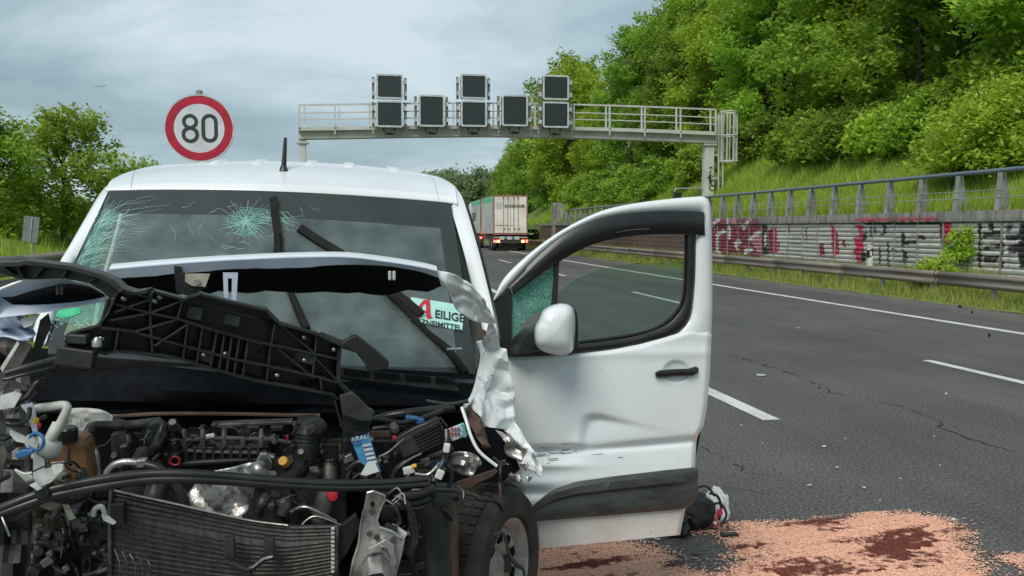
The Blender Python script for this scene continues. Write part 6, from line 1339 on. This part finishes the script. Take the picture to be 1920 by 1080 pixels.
for i in range(int((xs1-xs0)/st)):
    for j in range(int((ys1-ys0)/st)):
        x = xs0+i*st; y = ys0+j*st
        n1_ = mnoise.noise((x*5, y*9, 0)); n2_ = mnoise.noise((x*22, y*30, 4)); n3_ = mnoise.noise((x*60, y*60, 8))
        jx = x+.07*n1_+.035*n2_+random.gauss(0, .055)*(1+1.5*max(0, n1_)); jy = y+.05*mnoise.noise((x*6, y*6, 5))+.03*n3_*.5+random.gauss(0, .040)*(1+1.5*max(0, n1_))
        if not any(inpoly(P, jx, jy) for P in GPw): continue
        sw = mnoise.noise((x*5+y*3, y*26-x*7, 21))
        if random.random() < .02+.85*max(0, n2_*.4+n1_*.5+sw*.9-.20): continue
        ws_ = mnoise.noise((x*2.6+y*1.1, y*10-x*2.0, 13))*.9+.45*n2_+(.20 if inpoly(wetp, x+.10*n1_, y+.08*n2_) else -.26)
        pos.append((x+random.uniform(-.004, .004), y+random.uniform(-.004, .004))); tint.append(min(1, max(0, (ws_+random.gauss(0, .07)+.06)/.26)))
pos = np.array(pos); n = len(pos); a = rng.uniform(0, 6.28, n); s_ = rng.uniform(.0044, .0074, n); z = rng.uniform(.006, .0095, n)
qd = []
for k in range(4):
    t = a+k*np.pi/2; qd.append(np.stack([pos[:, 0]+np.cos(t)*s_, pos[:, 1]+np.sin(t)*s_, z+rng.uniform(-.0006, .0007, n)], 1))
v = np.stack(qd, 1).reshape(-1, 3); tt = np.array(tint)[:, None]
dry = np.array([.90,.50,.355])*rng.uniform(.74, 1.08, n)[:, None]; wt = np.array([.165,.052,.040])*rng.uniform(.75, 1.3, n)[:, None]
colr = np.concatenate([dry*(1-tt)+wt*tt, np.ones((n, 1))], 1)
M['binder'] = mat('oil_binder_grains', (.6,.3,.2), .95, vcol=True, spec=.1)
o = npmesh('oil_binder', v, np.arange(4*n).reshape(-1, 4), M['binder'], colors=np.repeat(colr, 4, 0)); o['kind'] = 'stuff'; o['label'] = 'orange oil binder granules strewn on the asphalt'

# belongings on the road behind the door
def blob(name, c, rx, ry, rz_, m, par=None, seed=0, amp=.25, fr=3.0, n=26, sharp=False):
    b = MB(); rr = []
    for i in range(n+1):
        th = math.pi*i/n; r_ = []
        for j in range(2*n):
            ph = math.pi*j/n; d = Vector((math.sin(th)*math.cos(ph), math.sin(th)*math.sin(ph), math.cos(th)))
            k_ = mnoise.noise(d*fr+Vector((seed, seed*.7, 0)))
            k2 = abs(mnoise.noise(d*fr*2.2+Vector((0, seed, 3))))
            q = 1+amp*k_+(amp*.9*(k2-.3) if sharp else amp*.35*k2)
            p = Vector(c)+Vector((d.x*rx*q, d.y*ry*q, max(-.98, d.z*q)*rz_)); p.z = max(p.z, .006); r_.append(p)
        rr.append(r_)
    b.grid(rr, closed=True); return b.build(name, m, par, smooth=50 if not sharp else 25)
M['fabric'] = mat('black_fabric', (.014,.014,.016), .9, col2=(.026,.024,.026), scale=14, bump=.4, bscale=40)
M['nylon'] = mat('black_nylon', (.010,.011,.012), .35, col2=(.022,.024,.024), scale=10, bump=.3, bscale=25)
def film(name, col, al):
    m = bpy.data.materials.new(name); m.use_nodes = True; t = m.node_tree; p = t.nodes['Principled BSDF']; p.inputs['Base Color'].default_value = (*col, 1); p.inputs['Roughness'].default_value = .25; p.inputs['Alpha'].default_value = al
    nz = t.nodes.new('ShaderNodeTexNoise'); nz.inputs['Scale'].default_value = 14; mr = t.nodes.new('ShaderNodeMapRange'); mr.inputs[3].default_value = al*.6; mr.inputs[4].default_value = min(1, al*1.3); t.links.new(nz.outputs[0], mr.inputs[0]); t.links.new(mr.outputs[0], p.inputs['Alpha']); return m
g0 = G(1312, 992)
bag = empty('backpack', (g0.x, g0.y, 0), 'black backpack with a red charm lying behind the open door', 'backpack')
blob('bag_body', (g0.x-.02, g0.y+.05, .085), .115, .12, .10, M['fabric'], bag, 3, .22, 2.2)
P = lambda x, y, d=4.72: C(x, y, d)
for pts, r_ in (([(1330,925),(1345,930),(1352,950),(1348,975)], .012), ([(1335,945),(1352,945),(1362,965),(1352,985)], .010), ([(1300,915),(1325,912),(1340,930)], .010)):
    b = MB(); b.tube(smooth_path([P(x, y) for x, y in pts], 4), r_, 8, flat=.6); b.build('strap', M['fabric'], bag, smooth=40)
b = MB(); b.tube(smooth_path([P(1348,955,4.66), P(1345,965,4.66), P(1341,980,4.66)], 3), .006, 6); b.build('red_ribbon', M['redp'], bag)
b = MB(); b.obox(P(1350, 960, 4.66), (.012,0,.004), (0,.006,0), (-.004,0,.014)); b.build('red_tab', M['redp'], bag, bevel=.002)
b = MB(); q = P(1341, 983, 4.66); b.lathe(q, (0,-1,.3), [(0,.01),(.012,.009),(.016,0),(.014,-.008)], 12); b.build('charm', M['redp'], bag, smooth=40)
b = MB(); q = P(1341, 981, 4.645); b.lathe(q, (0,-1,.3), [(0,.004),(.007,.003),(.009,0)], 10); b.build('charm_face', M['shard'], bag)
b = MB(); q = P(1368, 976, 4.7); q.z = .012; b.obox(q, (.045,0,0), (0,.02,0), (0,0,.010)); b.build('buckle', M['rub'], bag, bevel=.004)
g1 = G(1262, 1002); o = blob('jacket', (g1.x+.005, g1.y+.04, .055), .095, .12, .085, M['nylon'], None, 8, .3, 2.6, 24, True); tag(o, 'crumpled shiny black jacket lying under the door edge', 'jacket')
g2 = G(1240, 1009); b = MB(); b.tube(smooth_path([g2+Vector((-.05,0,.008)), g2+Vector((-.055,-.02,.02)), g2+Vector((-.045,-.035,.012)), g2+Vector((-.02,-.03,.008))], 4), .004, 6); tag(b.build('white_cord', M['shard'], None, smooth=40), 'short white cord end on the road below the door', 'cord')
g3 = P(1358, 940, 4.85); o = blob('plastic_bag', (g3.x-.005, g3.y+.08, .09), .062, .07, .10, film('clear_film', (.80,.86,.88), .60), None, 12, .30, 1.7, 30, True); tag(o, 'crumpled clear plastic bag lying beside the black backpack', 'plastic bag')
# scraps on the carriageway
FR = [(1428,704,22,'long white plastic splinter on the middle lane'), (1497,615,4,'tiny white chip near the edge of the far lane'), (1545,838,9,'white chip on the asphalt right of the door'), (1570,878,8,'pale chip midway between door and orange granules'), (1518,911,10,'pale flat chip above the orange granules'), (1650,940,4,'small white chip above the right granule edge'), (1774,739,6,'white chip near the dashed line at right'), (1787,976,15,'white scrap on the edge of the orange granules'),
      (1620,916,12,'cluster-like grey scrap above the orange granules'), (1763,874,5,'small pale chip in the right foreground'), (1585,824,5,'grey chip in the middle of the near lane'), (1390,798,6,'pale chip below the dash end'), (1430,832,5,'small grey chip beside the crack'), (1688,898,8,'pale chip in the right foreground above the granules'), (1752,820,6,'grey chip near the long crack'), (1306,1040,14,'dark flat scrap lying in the gap of the granules')]
for x, y, s_, lab in FR:
    p = G(x, y, .004); k_ = s_*(p.y)/FPX; b = MB(); nn = 5; a0 = random.uniform(0, 6)
    L_ = [p+Vector((math.cos(a0+2*math.pi*i/nn)*k_*random.uniform(.3, .6)*1.0, math.sin(a0+2*math.pi*i/nn)*k_*random.uniform(.25, .6), random.uniform(0, .006))) for i in range(nn)]
    b.prism(L_, (0,0,.006)); tag(b.build('debris_chip', M['dirtmetal'] if 'dark' in lab else (M['shard'] if 'white' in lab else M['milky'])), lab, 'debris', 'scraps on the road')
for x, y, s_, lab in ((1800,577,9,'black rubber lump on the shoulder below the guardrail'), (1855,632,5,'small black lump beside the edge line'), (1822,588,4,'small dark lump on the shoulder near the black rubber lump')):
    p = G(x, y); k_ = s_*p.y/FPX; o = blob('rubber_lump', (p.x, p.y, .03), k_*.5, k_*.5, .03, M['rub'], None, x*.1, .5, 2.5, 8, True); tag(o, lab, 'debris', 'rubber lumps by the shoulder')
for x, y, s_, lab in ((1490,524,26,'pale crumbled patch of mortar on the shoulder edge, left one'), (1535,528,18,'pale crumbled patch of mortar on the shoulder edge, right one')):
    p = G(x, y); k_ = s_*p.y/FPX; o = blob('mortar_lump', (p.x, p.y, .0), k_*.5, k_*.7, .03, M['conc'], None, x*.1, .5, 2.5, 10, True); tag(o, lab, 'debris', 'mortar on the shoulder')
# a bird far off
q = C(188, 162, 120); b = MB(); b.add([q+Vector(v_) for v_ in ((-.1,-.2,0),(.1,-.2,0),(.0,.25,.02),(0,0,-.06),(-.75,.05,-.08),(-.7,-.12,-.08),(.75,.05,.12),(.7,-.12,.12),(-.06,.12,.02),(.06,.12,.02))], [(0,1,2),(0,3,1),(1,3,2),(2,3,0),(8,4,5,0),(9,1,7,6)]); tag(b.build('bird', M['dk'], None, solid=.02), 'small dark bird gliding under the clouds at left', 'bird')
